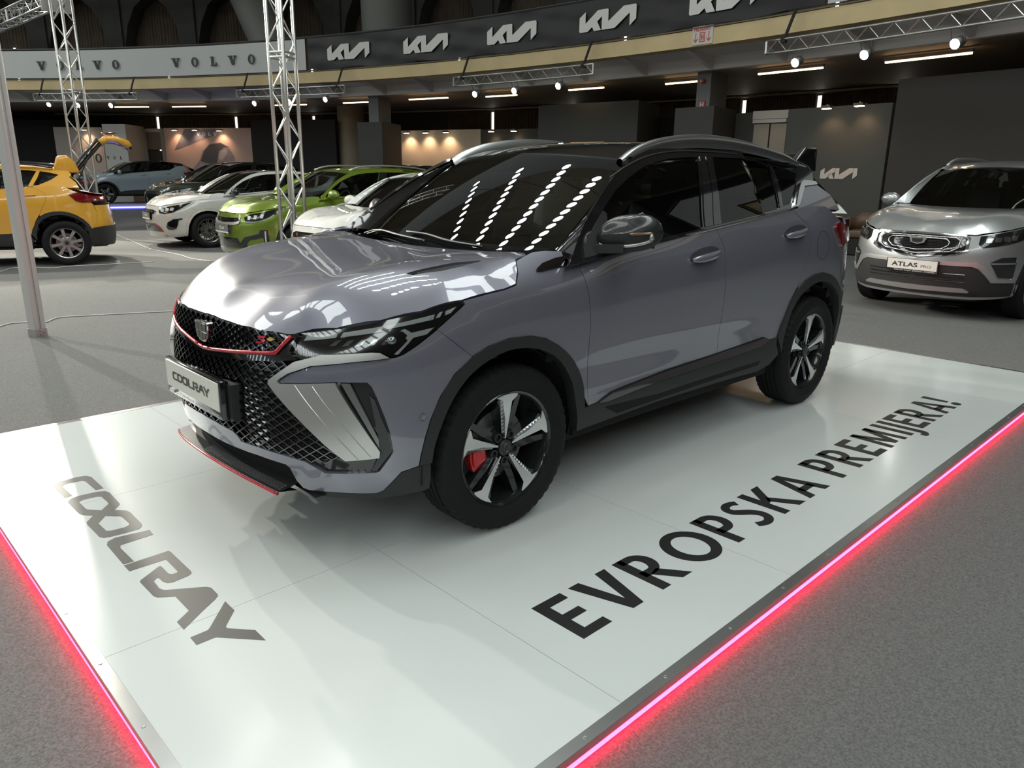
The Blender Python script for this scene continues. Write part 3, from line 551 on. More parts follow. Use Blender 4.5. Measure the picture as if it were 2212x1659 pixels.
def hero():
    r = empty('car', (0, 0, 0), 0, 'grey violet compact crossover with black roof on the white display platform', 'car')
    C = Car(r, Shape(), .028)
    o = body(C, paint)
    vent = [(.325,.643),(.293,.645),(.195,.652),(.091,.663),(.002,.691),(.008,.703),(.109,.712),(.2,.702),(.31,.667)]
    hd = C.panel('hood', 'hood', o['hood'], paint, sym=True, holes=[vent], h=.026, flange=.02)
    for sg in (1, -1):
        vp = [(a, sg*b) for a, b in vent]; C.panel('hood_vent', 'hood', vp, gblack, hd, off=-.012, flange=0, inset=0)
        lo = MB()
        for k in range(4):
            f0 = .18 + .2*k; P = [C.at('hood', [.30 - .28*t], [sg*(.648 + f0*.05 + t*.045)], -.005)[0] for t in np.linspace(.05, .95, 8)]; lo.tube([tuple(p) for p in P], .003, 4)
        lo.build('vent_slat', mblack, hd)
    # ---- front bumper paint: closed over the centre line
    bump = [(0,.390),(.21,.385),(.364,.382),(.502,.371),(.518,.360),(.537,.309),(.559,.280),(.582,.274),(.691,.278),(.857,.278),(.884,.289),(.953,.362),(1.014,.376)] + ARCH_O[:7] + [(1.169,.825),(1.109,.874),(1.029,.827),(.974,.799),(.947,.791),(.924,.789),
            (.89,.785),(.802,.778),(.648,.759),(.557,.725),(.522,.703),(.512,.694),(.524,.688),(.642,.70),(.735,.708),(.842,.707),(.856,.692),(.872,.654),(.898,.576),(.914,.518),(.924,.446),(.912,.427),(.873,.372),(.861,.368),(.668,.36),(.652,.369),(.594,.398),(.517,.409),(.375,.42),(.279,.423),(.264,.441),(.237,.456),(.121,.468),(0,.472)]
    bp = C.panel('front_bumper', 'belt', bump, paint, sym=True, h=.026, off=.004, flange=.02)
    C.panel('bumper_corner_trim', 'belt', [(.582,.272),(.691,.276),(.857,.276),(.884,.287),(.953,.360),(1.014,.374),(1.067,.380),(1.068,.269),(1.049,.262),(.85,.245),(.6,.25)], mblack, bp, both=True, flange=.05)
    tr = C.panel('bumper_trim', 'belt', [(.924,.789),(.891,.808),(.861,.81),(.688,.8),(.579,.768),(.558,.754),(.471,.694),(.47,.68),(.614,.549),(.7,.465),(.754,.419),(.875,.43),(.878,.455),(.785,.617),(.735,.708),(.642,.7),(.524,.688),(.512,.694),(.522,.703),(.557,.725),(.648,.759),(.802,.778),(.89,.785)], satin, both=True, off=.016, flange=.03, inset=.001)
    for a, b in (((.588,.690),(.80,.428)), ((.655,.692),(.845,.436))):
        for sg in (1, -1): tube_on(C, 'belt', [(sg*a[0], a[1]), (sg*(a[0]+b[0])/2, (a[1]+b[1])/2), (sg*b[0], b[1])], .0012, .0165, 4).build('crease_line', mat('bright_crease', (.85, .85, .84), .3, .8), tr[0 if sg > 0 else 1])
    bb = C.panel('bumper_vent', 'belt', [(.735,.708),(.842,.707),(.856,.692),(.872,.654),(.898,.576),(.914,.518),(.924,.446),(.912,.427),(.873,.372),(.861,.368),(.668,.36),(.652,.369),(.594,.398),(.754,.416),(.878,.428),(.878,.455),(.785,.617)], gblack, bp, both=True, off=-.012, flange=.0, inset=-.004)
    fin = mat('dark_grey_fin', (.055, .06, .062), .42, .2)
    C.panel('air_fin', 'belt', [(.848,.66),(.856,.616),(.868,.541),(.880,.449),(.846,.373),(.862,.371),(.918,.443),(.908,.518),(.886,.576),(.866,.645)], fin, bp, both=True, off=.0, flange=.03, inset=0)
    C.panel('air_strip', 'belt', [(.752,.706),(.785,.706),(.876,.50),(.876,.462),(.80,.612)], mat('grey_strip', (.22, .225, .225), .3, .6), bp, both=True, off=.006, flange=.02, inset=.002)
    # ---- grille: gloss band, red outline, faceted mesh
    band = [(0,.861),(.26,.857),(.53,.855),(.58,.864),(.545,.80),(.585,.774),(.476,.759),(.328,.743),(.166,.726),(.0,.712)]
    gh = [(0,.852),(.26,.848),(.515,.846),(.536,.838),(.480,.790),(.348,.772),(.204,.757),(0,.738)]
    band_o = C.panel('grille_surround', 'belt', band[::-1] if False else band, gblack, sym=True, off=.002, flange=.02, inset=0)
    red = [(.552,.850),(.522,.822),(.490,.789),(.348,.773),(.204,.757),(.05,.739),(0,.736)]
    redf = red + [(-a, b) for a, b in red[::-1][1:]]
    q = C.at('belt', [p[0] for p in resample(redf, .03)[:-1]], [p[1] for p in resample(redf, .03)[:-1]], .012); qq = []
    rp = resample(redf + [redf[-1]], .03); rp = np.concatenate([[np.linspace(a[0], b[0], 6), np.linspace(a[1], b[1], 6)] for a, b in zip(redf[:-1], redf[1:])], 1).T
    MB().tube([tuple(p) for p in C.at('belt', rp[:, 0], rp[:, 1], .010)], .0075, 8).build('red_outline', redgl, band_o, True)
    up = [(0,.856),(.26,.852),(.515,.850),(.530,.838),(.478,.794),(.348,.778),(.204,.762),(0,.742)]; upf = up + [(-a, b) for a, b in up[::-1] if a]
    lowf0 = [(0,.714),(.166,.728),(.328,.745),(.476,.761),(.545,.768),(.556,.752),(.474,.694),(.474,.68),(.614,.545),(.749,.424),(.594,.400),(.517,.411),(.375,.422),(.281,.425),(.266,.443),(.238,.458),(.121,.470),(0,.474)]; lowf = lowf0 + [(-a, b) for a, b in lowf0[::-1] if a]
    def mesh_grille(name, outl, du, dz, parent, pyr, off, bw=.004):
        outl = np.array(ccw(outl)); cells = MB(); bars = MB()
        for i in range(-60, 61):
            for j in range(0, 60):
                cu, cz = i*du/2, .38 + j*dz/2
                if (i + j) % 2 or not inside(outl, np.array([[cu, cz]]))[0]: continue
                P = np.array([(cu-du/2, cz), (cu, cz-dz/2), (cu+du/2, cz), (cu, cz+dz/2)])
                X = C.at('belt', P[:, 0], P[:, 1], off); c = C.at('belt', [cu + du*.08*np.sign(cu)], [cz - dz*.12], off - (.016 if pyr(cu, cz) else .030))
                if pyr(cu, cz): cells.add(list(X) + [c[0]], [(0, 1, 4), (1, 2, 4), (2, 3, 4), (3, 0, 4)])
                for a, b in ((0, 1), (1, 2), (2, 3), (3, 0)):
                    if (a, b) in ((2, 3), (3, 0)) and inside(outl, np.array([[cu + (du/2 if a == 2 else -du/2), cz + dz/2]]))[0]: continue
                    bars.bar(X[a], X[b], bw, .010, up=tuple(normals(C.S.belt, np.array([cu]), np.array([cz]))[0]))
        if cells.v: tag(cells.build(name + '_facets', mat('grille_black', (.012, .012, .014), .10, .2, 1.0), parent, fix=False), kind='stuff')
        tag(bars.build(name, dchrome, parent), kind='stuff')
    bk = C.panel('grille_backing', 'belt', lowf0, void, sym=True, off=-.028, flange=0, inset=-.01, h=.05)
    mesh_grille('lower_mesh', lowf, .056, .034, bk, lambda u, z: abs(u) > .33, -.004)
    mesh_grille('upper_mesh', upf, .052, .026, band_o, lambda u, z: abs(u) > .17, .006, .0028)
    # emblem: chrome shield with six fields
    em = MB(); sh = [(-.062,.030),(-.058,.042),(.058,.042),(.062,.030),(.050,-.018),(.032,-.036),(0,-.042),(-.032,-.036),(-.050,-.018)]
    ex = C.at('belt', [0.], [.805], 0)[0]
    em.prism(sh, lambda y, z: (ex[0] + .034 - (z)*.0, y, .803+z), lambda y, z: (ex[0]+.0, y, .803+z)); e_ = bevel(em.build('emblem', chrome, band_o), .004, 2)
    f = MB()
    for c in (-1, 0, 1):
        for rw in (0, 1):
            x0, x1 = c*.034 - .015, c*.034 + .015; z0, z1 = (.004, .034) if rw else (-.032 + abs(c)*.006, -.001); k = .8 if not rw else 1
            f.prism([(x0*k, z0), (x1*k, z0), (x1, z1), (x0, z1)], lambda y, z: (ex[0]+.037, y, .803+z), lambda y, z: (ex[0]+.030, y, .803+z))
    f.build('emblem_fields', mat('emblem_dark', (.05, .048, .03), .12, .6, .8), e_)
    s = MB()
    for pl in ([(.398,.838),(.440,.841),(.436,.834),(.412,.831),(.405,.829)], [(.405,.829),(.440,.829),(.440,.826),(.432,.818),(.392,.812),(.394,.817),(.424,.821)]): s.prism(pl, lambda a, b: C.at('belt', [a], [b], .016)[0], lambda a, b: C.at('belt', [a], [b], .006)[0])
    s.build('s_badge', redgl, band_o); s = MB(); s.prism([(.446,.832),(.462,.841),(.486,.835),(.466,.826)], lambda a, b: C.at('belt', [a], [b], .016)[0], lambda a, b: C.at('belt', [a], [b], .006)[0]); s.build('plus_badge', mat('badge_gold', (.5, .38, .08), .3, .7), band_o)
    # ---- headlamps
    HL = [(.578,.866),(.548,.800),(.582,.775),(.688,.803),(.861,.813),(.891,.811),(.917,.797),(.934,.790),(.947,.793),(.974,.801),(1.029,.829),(1.109,.876),(1.191,.927),(1.236,.956),(1.232,.967),(1.061,.939),(.897,.913),(.735,.888)]
    a, b = C.panel('headlight', 'belt', HL, mat('headlight_black', (.010, .011, .012), .12, 0, .8), both=True, off=-.012, flange=0, inset=0)
    for nm, pl, m_, of in (('light_guide', [(.599,.841),(.611,.858),(.734,.873),(.729,.858)], drlw, -.004), ('light_guide', [(.745,.860),(.756,.876),(.908,.896),(.902,.878)], drlw, -.004), ('light_guide', [(.919,.885),(.921,.897),(1.098,.925),(1.088,.908),(.962,.891)], drlw, -.004),
                           ('light_guide', [(1.102,.926),(1.111,.927),(1.102,.910),(1.092,.908)], drlw, -.004), ('light_guide', [(1.132,.933),(1.144,.935),(1.129,.916),(1.115,.914)], drlw, -.004), ('light_guide', [(1.160,.937),(1.201,.948),(1.174,.927),(1.150,.921)], drlw, -.004),
                           ('light_guide_fork', [(.974,.881),(.989,.884),(1.012,.870),(1.1,.883),(1.068,.861),(1.017,.853),(.955,.799),(.941,.801),(.995,.844),(.989,.856),(.996,.861)], drlw, -.002),
                           ('reflector', [(.686,.829),(.713,.848),(.851,.863),(.925,.870),(.978,.866),(.984,.854),(.950,.819),(.862,.827),(.771,.825)], mat('lamp_bowl', (.05, .052, .055), .08, .9), -.016)):
        C.panel(nm, 'belt', pl, m_, a, both=b, off=of, flange=.012, inset=.0)
    for k in range(5):
        u0 = .70 + k*.048; C.panel('lamp_lens', 'belt', [(u0,.829+k*.001),(u0+.028,.830+k*.001),(u0+.052,.853+k*.002),(u0+.026,.850+k*.002)], lamp_in, a, both=b, off=-.009, flange=.01, inset=.002, h=.02)
    for sg, p in ((1, a), (-1, b)):
        q = MB(); c = C.at('belt', [sg*.935], [.848], -.006)[0]; q.sphere(tuple(c), (.020, .020, .016), 16, 10); q.build('projector', lens if False else mat('projector_glass', (.18, .2, .22), .05, .6, 1), p, True)
    C.panel('headlight_cover', 'belt', HL, lens, a, both=b, off=.004, flange=0, inset=.003)
    # ---- lower lip: carbon splitter with red edge under the bumper
    yy = np.linspace(-.48, .48, 41); lipx = C.at('belt', np.sign(yy)*np.interp(np.abs(yy), *[(0, .2, .38, .54, .67), (0, .201, .383, .545, .709)]), np.full(41, .40), 0)[:, 0]
    top = [(x + .026, y, .318 - .05*(abs(y)/.48)**2) for x, y in zip(lipx, yy)]; inn = [(x - .075, y, .335 - .045*(abs(y)/.48)**2) for x, y in zip(lipx, yy)]; bot = [(x - .05, y, .285 - .03*(abs(y)/.48)**2) for x, y in zip(lipx, yy)]
    sp = MB().grid([[i_, tuple(np.array(i_)*.5 + np.array(t_)*.5 + np.array([0, 0, -.004])), t_, b_] for i_, t_, b_ in zip(inn, top, bot)]).build('front_splitter', carbon('carbon_fibre'), bp)
    rib = MB()
    for k in range(58):
        y = .0 + k*.0085
        if y > .47: break
        for sg in (1,): 
            i = (y*sg + .48)/.024; j = int(i); f_ = i - j; L_ = lambda P: np.array(P[j])*(1-f_) + np.array(P[min(j+1, 40)])*f_
            p0, p1 = L_(inn)*.45 + L_(top)*.55, L_(inn)*.10 + L_(top)*.90; rib.bar(tuple(p0 + [0, 0, .001]), tuple(p1 + [0, 0, .001]), .0035, .004)
    tag(rib.build('splitter_ribs', mat('rib_grey', (.10, .10, .10), .4), sp), kind='stuff')
    MB().tube([tuple(np.array(t_) + [.004, 0, -.006]) for t_ in top], .006, 8).build('red_edge', redgl, sp, True)
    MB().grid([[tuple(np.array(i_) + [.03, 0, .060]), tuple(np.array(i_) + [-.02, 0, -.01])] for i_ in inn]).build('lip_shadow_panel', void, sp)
    # ---- number plate
    px_ = .905; pc = .592
    q = MB(); q.box((px_-.02, 0, pc-.004), (.034, .545, .152)); ph = bevel(q.build('plate_holder', gblack, bp), .006, 2)
    q = MB(); q.box((px_-.002, 0, pc+.008), (.006, .518, .112)); bevel(q.build('number_plate', mat('plate_white', (.66, .65, .60), .45), ph), .002, 1)
    q = MB(); q.box((px_-.08, .25, pc-.01), (.10, .10, .14)); q.build('plate_bracket', mblack, ph)
    kx = .352/1.79; COOL = coolray_polys()
    polys_obj('plate_lettering', COOL, lambda x, y, d: (px_ + .0012 + d, .0 + (x - .015)*.205, pc + .008 + (y)*.215), mat('letter_brown_black', (.03, .027, .024), .4), ph, .001)
    t = text_obj('plate_small_print', 'Geely centar Beograd   geelysrb.com   011/4044222', .012, mat('letter_white', (.7, .7, .68), .5), ph, width=.425)
    t.matrix_local = Matrix(((0, 0, 1, px_-.0015), (1, 0, 0, -.180), (0, 1, 0, pc-.072), (0, 0, 0, 1)))
    q = MB(); q.prism([(-.25,-.061),(-.20,-.061),(-.20,-.072),(-.225,-.076),(-.25,-.072)], lambda y, z: (px_-.001, y, pc+z), lambda y, z: (px_-.006, y, pc+z)); q.build('plate_badge', mat('letter_white', (.7, .7, .68), .5), ph)
    q = MB(); c = C.at('belt', [1.035], [.567], .006)[0]; q.lathe([(.013, .003), (.013, .0), (.010, -.001), (.010, .002), (.001, .002)], 20, c=tuple(c)); q.build('parking_sensor', mat('sensor_grey', (.30, .30, .34), .3, .4, .6), bp)
    # ---- sides
    for sg in (1, -1):
        tube_on(C, 'belt', [(sg*a, b+.003) for a, b in BELT], .006, .001, 6).build('belt_strip', chrome, r, True)
    C.panel('fender_garnish', 'belt', [(1.624,1.047),(1.622,1.038),(1.648,1.036),(1.858,1.056),(1.860,1.068),(1.803,1.069),(1.797,1.085),(1.739,1.079),(1.665,1.064)], dchrome, both=True, off=.010, flange=.015)
    C.panel('sill_strip', 'belt', [(1.985,.432),(2.031,.448),(2.079,.462),(2.178,.470),(2.511,.488),(2.970,.500),(3.399,.518),(3.440,.522),(3.505,.497),(3.42,.470),(2.972,.455),(2.445,.445),(2.05,.425)], gblack, both=True, off=.010, flange=.012)
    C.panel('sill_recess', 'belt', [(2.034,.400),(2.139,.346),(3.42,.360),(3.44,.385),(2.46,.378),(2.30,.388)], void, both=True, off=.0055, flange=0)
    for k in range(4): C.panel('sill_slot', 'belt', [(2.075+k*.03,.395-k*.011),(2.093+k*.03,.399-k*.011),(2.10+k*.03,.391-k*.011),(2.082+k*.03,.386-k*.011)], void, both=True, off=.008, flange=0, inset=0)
    for u0, z0 in ((2.76, 1.036), (3.68, 1.106)):
        el = [(u0 + .128*math.cos(t_) + .0*math.sin(t_), z0 + .033*math.sin(t_) + .10*.128*math.cos(t_)) for t_ in np.linspace(0, 2*math.pi, 26, endpoint=False)]
        cup = C.panel('handle_cup', 'belt', el, mat('handle_cup_shade', (.10, .10, .12), .3, .5, 1.0), both=True, off=.0025, flange=0, inset=0)  # flat patch of darkened paint; the recess shade is put into its colour
        for sg, i in ((1, 0), (-1, 1)):
            P = [tuple(C.at('belt', [sg*(u0 + .122*t_)], [z0 - .010 + .0122*t_*1.0 - .006*(1 - t_*t_)], .012 + .022*(1 - t_**2))[0]) for t_ in np.linspace(-1, 1, 14)]
            MB().tube(P, [.006 + .008*(1 - t_**4) for t_ in np.linspace(-1, 1, 14)], 10, sq=1.4).build('door_handle', paint, cup[i], True)
    fl = [(4.02 + .085*math.cos(t_), 1.01 + .085*math.sin(t_)) for t_ in np.linspace(0, 2*math.pi, 24, endpoint=False)]
    for sg in (1,): tube_on(C, 'belt', fl + [fl[0]], .0010, .0002, 4, 2).build('fuel_flap_gap', void, r)
    a, b = C.panel('tail_light', 'belt', [(4.192,1.102),(4.24,1.128),(4.30,1.140),(4.42,1.115),(4.60,1.08),(4.60,1.02),(4.42,1.0),(4.31,.985),(4.24,1.045)], tailr, both=True, off=.012, flange=.03)
    C.panel('rear_corner_trim', 'belt', [(4.54,.47),(4.52,.56),(4.56,.58),(4.80,.52),(4.80,.30),(4.60,.29),(4.47,.36)], mblack, both=True, off=.012, flange=.05)
    # C-pillar: floating chrome bracket and painted fin
    C.panel('c_pillar', 'side', [(-2.59,1.342),(-2.78,1.352),(-2.90,1.29),(-2.94,1.20),(-2.40,1.222),(-2.43,1.247)], paint, both=True, off=.012, flange=.03)
    C.panel('pillar_chrome', 'side', [(-2.37,1.231),(-2.397,1.228),(-2.440,1.247),(-2.597,1.342),(-2.785,1.352),(-2.778,1.372),(-2.628,1.380),(-2.577,1.367),(-2.49,1.318)], chrome, both=True, off=.018, flange=.03)
    C.panel('b_pillar', 'side', [(-1.526,1.504),(-1.578,1.505),(-1.50,1.30),(-1.437,1.166),(-1.359,1.163),(-1.445,1.363)], gblack, both=True, off=.004, flange=.008)
    C.panel('b_pillar', 'side', [(-1.582,1.505),(-1.646,1.506),(-1.600,1.405),(-1.552,1.265),(-1.518,1.172),(-1.441,1.167),(-1.504,1.30)], gblack, both=True, off=.004, flange=.008)
    for pl in ([(-1.5755,1.512),(-1.50,1.30),(-1.439,1.16)],): pass
    C.panel('quarter_bead', 'side', [(-2.335,1.478),(-2.365,1.474),(-2.318,1.36),(-2.245,1.240),(-2.205,1.234),(-2.288,1.388)], gblack, both=True, off=.004, flange=.006)
    C.panel('mirror_sail', 'side', [(-.405,1.078),(-.425,1.122),(-.62,1.262),(-.64,1.25),(-.655,1.10)][:4] + [(-.60,1.095)], mblack, both=True, off=.003, flange=.006)
    tube_on(C, 'side', [(-.74,1.398),(-.902,1.452),(-1.042,1.487),(-1.21,1.513),(-1.603,1.528),(-1.916,1.522),(-2.381,1.492),(-2.681,1.462)], .004, .002, 6).build('drip_line', mblack, r, True)
    for pl, nm in (([(-.87,1.224),(-.905,1.222),(-.915,1.20),(-.88,1.20)], 'window_sticker'),):
        for d in (0, .006):
            out_ = [(-.845,1.236),(-.900,1.245),(-.935,1.215),(-.930,1.176),(-.875,1.168),(-.842,1.20)]; c = np.array(out_).mean(0); tube_on(C, 'side', [tuple(c + (np.array(p)-c)*(1 if d == 0 else .55)) for p in out_ + [out_[0]]], .0016, -.003, 4, 1).build('window_mark', mat('mark_white', (.6, .6, .6), .5), r)
    # roof rails
    rx = [-.925,-1.0,-1.135,-1.322,-1.524,-1.788,-2.082,-2.297,-2.53,-2.66]; rz = [1.482,1.522,1.566,1.597,1.613,1.613,1.592,1.567,1.530,1.495]
    e = np.array(spl(list(zip(rx, rz)), 4)); rb = hroof(e[:, 0], np.full(len(e), .60))[:, 2] - .012
    q = MB(); q.grid([[(x, y, z) for y, z in ((.632, b_), (.638, b_*.4 + t_*.6), (.632, t_ - .004), (.620, t_), (.606, t_ - .003), (.596, b_))] for (x, t_), b_ in zip(e, rb)]); a = q.build('roof_rail', mat('rail_silver', (.42, .43, .44), .28, .9), r, True); C.twin(a)
    q = MB(); q.tube([(x, .634, b_*.55 + t_*.45) for (x, t_), b_ in zip(e[2:-2], rb[2:-2])], .003, 5); q.build('rail_groove', mblack, a)
    # spoiler
    sp = [(-2.80,1.500),(-2.86,1.545),(-2.925,1.592),(-3.06,1.590),(-3.085,1.575),(-3.09,1.43),(-3.02,1.435),(-2.97,1.465)]
    q = MB(); q.prism(sp, lambda x, z: (x, .55, z), lambda x, z: (x, .50, z)); q.prism(sp, lambda x, z: (x, -.50, z), lambda x, z: (x, -.55, z)); q.prism([(-2.80,1.505),(-2.88,1.545),(-3.08,1.555),(-3.09,1.535),(-2.95,1.50)], lambda x, z: (x, .50, z), lambda x, z: (x, -.50, z)); bevel(q.build('rear_spoiler', gblack, r), .012, 3)
    # door mirrors
    for sg in (1, -1):
        c = np.array([-.62, sg*.935, 1.165])
        def mp(u, v, k=1.):  # squashed egg lying obliquely, blunt towards the cabin
            y = math.cos(u); yy = y*.125 + (.01 if y > 0 else 0); rr_ = (1 - abs(y)**2.6)**.5
            return (c[0] - yy*.50 + rr_*math.cos(v)*(.070 if math.cos(v) > 0 else .055)*k, c[1] + sg*yy*.87, c[2] + rr_*math.sin(v)*(.088 if math.sin(v) > 0 else .070)*k + .012*y)
        q = MB(); q.grid([[mp(u, v) for v in np.linspace(.12, math.pi+.3, 14)] for u in np.linspace(.02, math.pi-.02, 22)]); cap = q.build('mirror_cap', carbon('carbon_fibre'), r, True)
        q = MB(); q.grid([[mp(u, v, .985) for v in np.linspace(math.pi+.2, 2*math.pi+.2, 14)] for u in np.linspace(.02, math.pi-.02, 22)]); q.bar((c[0]+.10, sg*.80, 1.108), (c[0]+.02, sg*.93, 1.116), .12, .035); auto_smooth(q.build('mirror_base', mblack, cap), 50)
        q = MB(); q.tube([mp(u, -.62, 1.02) for u in np.linspace(.55, 2.75, 16)], [.0055 + .0*u for u in np.linspace(.55, 2.75, 16)], 6, sq=1.3); q.tube([mp(.55, a_, 1.02) for a_ in np.linspace(-.62, .1, 6)], [.006, .012, .012, .010, .008, .005], 6); q.build('mirror_chrome', satin, cap, True)
        q = MB(); q.tube([mp(u, .06, 1.01) for u in np.linspace(.5, 1.3, 10)], .006, 6); q.build('mirror_indicator', amber, cap, True)
        q = MB(); q.grid([[(c[0]-.045, c[1] + sg*y, c[2] + z) for y in (-.1, .1)] for z in (-.05, .06)]); q.build('mirror_glass', chrome, cap)
    # wipers
    for P in ([(-.58,-.04),(-.47,.02),(-.15,.035),(.05,.02)], [(-.12,.075),(.04,.072),(.20,.035),(.40,.0)]):
        q = np.array(spl(P, 5)); MB().tube([tuple(p) for p in C.at('ws', q[:, 0], q[:, 1], .026)], .008, 6, sq=.5).build('wiper', mat('wiper_grey', (.20, .20, .20), .45), r, True)
        q = q + [0, .012]; MB().tube([tuple(p) for p in C.at('ws', q[:, 0], q[:, 1], .012)], .006, 4).build('wiper_blade', mblack, r)
    fr = mat('frit_black', (.006, .006, .006), .2)
    C.panel('windscreen_band', 'ws', [(0,.93),(.62,.93),(.665,.06),(.64,.045),(.715,.0),(.70,.97),(.63,1.0),(0,1.0)], fr, sym=True, off=-.003, flange=0, inset=0)
    q = MB(); q.box((-.80, 0, 1.38), (.05, .24, .07)); bevel(q.build('interior_mirror', seatm, r), .015, 2)
    # wheels
    for nm, x, sg, st in (('front', 0, 1, -.02), ('front', 0, -1, -.02), ('rear', -2.6, 1, 0), ('rear', -2.6, -1, 0)):
        make_wheel('wheel', r, (x, sg*.775, .345), sg, caliper=(nm == 'front'), steer=st)
    return r
def coolray_polys():
    """lettering traced in platform metres, returned upright around its centre: x to the right, y up"""
    g = {'C': [(1.265,-.863),(1.247,-.894),(1.218,-.898),(1.152,-.898),(1.12,-.888),(1.105,-.856),(1.104,-.675),(1.137,-.678),(1.141,-.816),(1.149,-.836),(1.213,-.842),(1.231,-.827),(1.234,-.804),(1.231,-.677),(1.264,-.674),(1.268,-.843)],
         'L': [(1.098,-.107),(1.102,-.057),(1.226,-.049),(1.234,-.026),(1.231,.116),(1.268,.115),(1.265,-.085),(1.253,-.115),(1.222,-.129)],
         'Y': [(1.098,.609),(1.099,.683),(1.159,.752),(1.16,.766),(1.099,.836),(1.1,.909),(1.205,.79),(1.213,.787),(1.267,.787),(1.266,.735),(1.21,.734),(1.201,.727)],
         'R': [(1.269,.124),(1.107,.122),(1.104,.137),(1.104,.334),(1.109,.349),(1.124,.358),(1.18,.365),(1.197,.358),(1.206,.336),(1.207,.302),(1.212,.297),(1.228,.312),(1.231,.375),(1.225,.392),(1.219,.4),(1.177,.428),(1.177,.485),(1.137,.513),(1.136,.529),(1.177,.558),(1.177,.615),(1.264,.679),(1.264,.622),(1.21,.583),(1.21,.464),(1.257,.43),(1.264,.411),(1.266,.287),(1.261,.275),(1.18,.22),(1.172,.219),(1.17,.23),(1.17,.293),(1.164,.307),(1.146,.308),(1.14,.301),(1.139,.186),(1.144,.182),(1.268,.182)],
         'A': [(1.177,.428),(1.108,.474),(1.097,.492),(1.098,.548),(1.102,.56),(1.118,.575),(1.177,.615),(1.177,.558),(1.136,.529),(1.137,.513),(1.177,.485)],
         'O': [(1.265,-.627),(1.242,-.654),(1.204,-.66),(1.137,-.653),(1.109,-.637),(1.099,-.607),(1.104,-.458),(1.108,-.439),(1.142,-.401),(1.183,-.401),(1.183,-.434),(1.143,-.479),(1.138,-.497),(1.14,-.586),(1.157,-.598),(1.21,-.602),(1.229,-.587),(1.228,-.502),(1.225,-.481),(1.183,-.434),(1.183,-.401),(1.225,-.402),(1.255,-.434),(1.263,-.466),(1.267,-.606)],
         'o': [(1.142,-.401),(1.108,-.363),(1.1,-.333),(1.102,-.185),(1.108,-.163),(1.125,-.144),(1.176,-.144),(1.233,-.15),(1.255,-.157),(1.265,-.179),(1.268,-.328),(1.264,-.352),(1.225,-.402),(1.183,-.402),(1.188,-.364),(1.228,-.313),(1.231,-.302),(1.228,-.215),(1.213,-.204),(1.163,-.199),(1.144,-.209),(1.139,-.225),(1.14,-.297),(1.144,-.319),(1.188,-.364),(1.183,-.402)]}
    return [[(y, 1.184 - x) for x, y in p] for p in g.values()]
# ---------------------------------------------------------------- the hall
def pol(R, deg, z=0.): return (HC[0] + R*math.cos(R_(deg)), HC[1] + R*math.sin(R_(deg)), z)
def ring(name, prof, m, a0=0., a1=360., n=120, kind='structure'):
    """profile of (radius, z) swept round the arena centre"""
    b = MB(); b.grid([[pol(r, a0 + (a1-a0)*i/n, z) for r, z in prof] for i in range(n+1)]); o = b.build(name, m, None, False, fix=False); auto_smooth(o, 25)
    return tag(o, kind=kind)
carpet = mat('grey_carpet', (.150, .151, .149), .95, noise=(140, .30, 6), bump=(260, .5), spec=.1)
cream = mat('cream_fascia', (.62, .49, .27), .55, noise=(1.2, .10, 5)); soff = mat('white_soffit', (.74, .73, .71), .7); ceilm = mat('brown_ceiling', (.34, .28, .23), .6); conc = mat('dark_concrete', (.075, .076, .073), .8, noise=(2, .12))
curt = mat('brown_curtain', (.17, .135, .10), .85, noise=(3, .15)); darkw = mat('charcoal_wall', (.062, .062, .058), .75, noise=(30, .08)); blackw = mat('black_wall', (.018, .017, .018), .8)
steel = mat('galvanised_steel', (.42, .43, .44), .4, .9); alu = mat('truss_aluminium', (.66, .66, .64), .32, .95); strapm = mat('black_strap', (.012, .012, .012), .7)
white = mat('letter_white', (.7, .7, .68), .5); ink = mat('letter_brown_black', (.03, .027, .024), .4); hot = mat('lamp_white', (1, 1, 1), .5, emit=(1, .98, .93), es=30); warm = mat('lamp_warm', (1, .8, .5), .5, emit=(1, .66, .34), es=6)
fl = MB(); fl.lathe([(.01, FZ), (20, FZ), (34, FZ), (44, FZ)], 96, 'Z', (HC[0], HC[1], 0)); tag(fl.build('floor', carpet), kind='structure')
# balcony: cream front band, steel rails, coffered white soffit, ring beam, ceiling, rear wall
ring('trim_1', [(HR+.35, 4.32), (HR, 4.32), (HR, 4.00), (HR+.35, 4.00)], cream)
ring('ceiling', [(HR+.30, 4.02), (HR+1.3, 3.98), (HR+1.3, 3.70), (HR+1.45, 3.70), (HR+1.45, 3.72), (HR+7.4, 3.72)], soff, n=160)
ring('ceiling', [(HR+1.46, 3.715), (HR+7.3, 3.69)], ceilm, n=160)
ring('floor', [(HR+.05, 4.33), (HR+8, 4.33)], conc)
ring('wall_back', [(HR+7.3, FZ), (HR+7.3, 3.75)], mat('rear_wall_dark', (.05, .046, .042), .8)); ring('wall_gallery', [(HR+7.6, 4.33), (HR+7.6, 9.4)], conc)
ring('trim_2', [(HR+.02, 5.28), (HR-.02, 5.32), (HR+.04, 5.36), (HR+.08, 5.32), (HR+.02, 5.28)], steel); ring('trim_3', [(HR-.01, 4.335), (HR-.05, 4.35), (HR-.01, 4.375), (HR+.02, 4.35), (HR-.01, 4.335)], steel)
b = MB()
for k in range(-11, 24):                                     # triangular ribs under the balcony edge
    a = 190 + k*3.05; p0 = Vector(pol(HR+.35, a, 4.0)); p1 = Vector(pol(HR+1.3, a, 4.0)); p2 = Vector(pol(HR+1.3, a, 3.71)); t = (Vector(pol(1, a+90)) - Vector((HC[0], HC[1], 0)))*.10
    b.add([p0, p1, p2, p0+t, p1+t, p2+t], [(0, 1, 2), (5, 4, 3), (0, 2, 5, 3)])
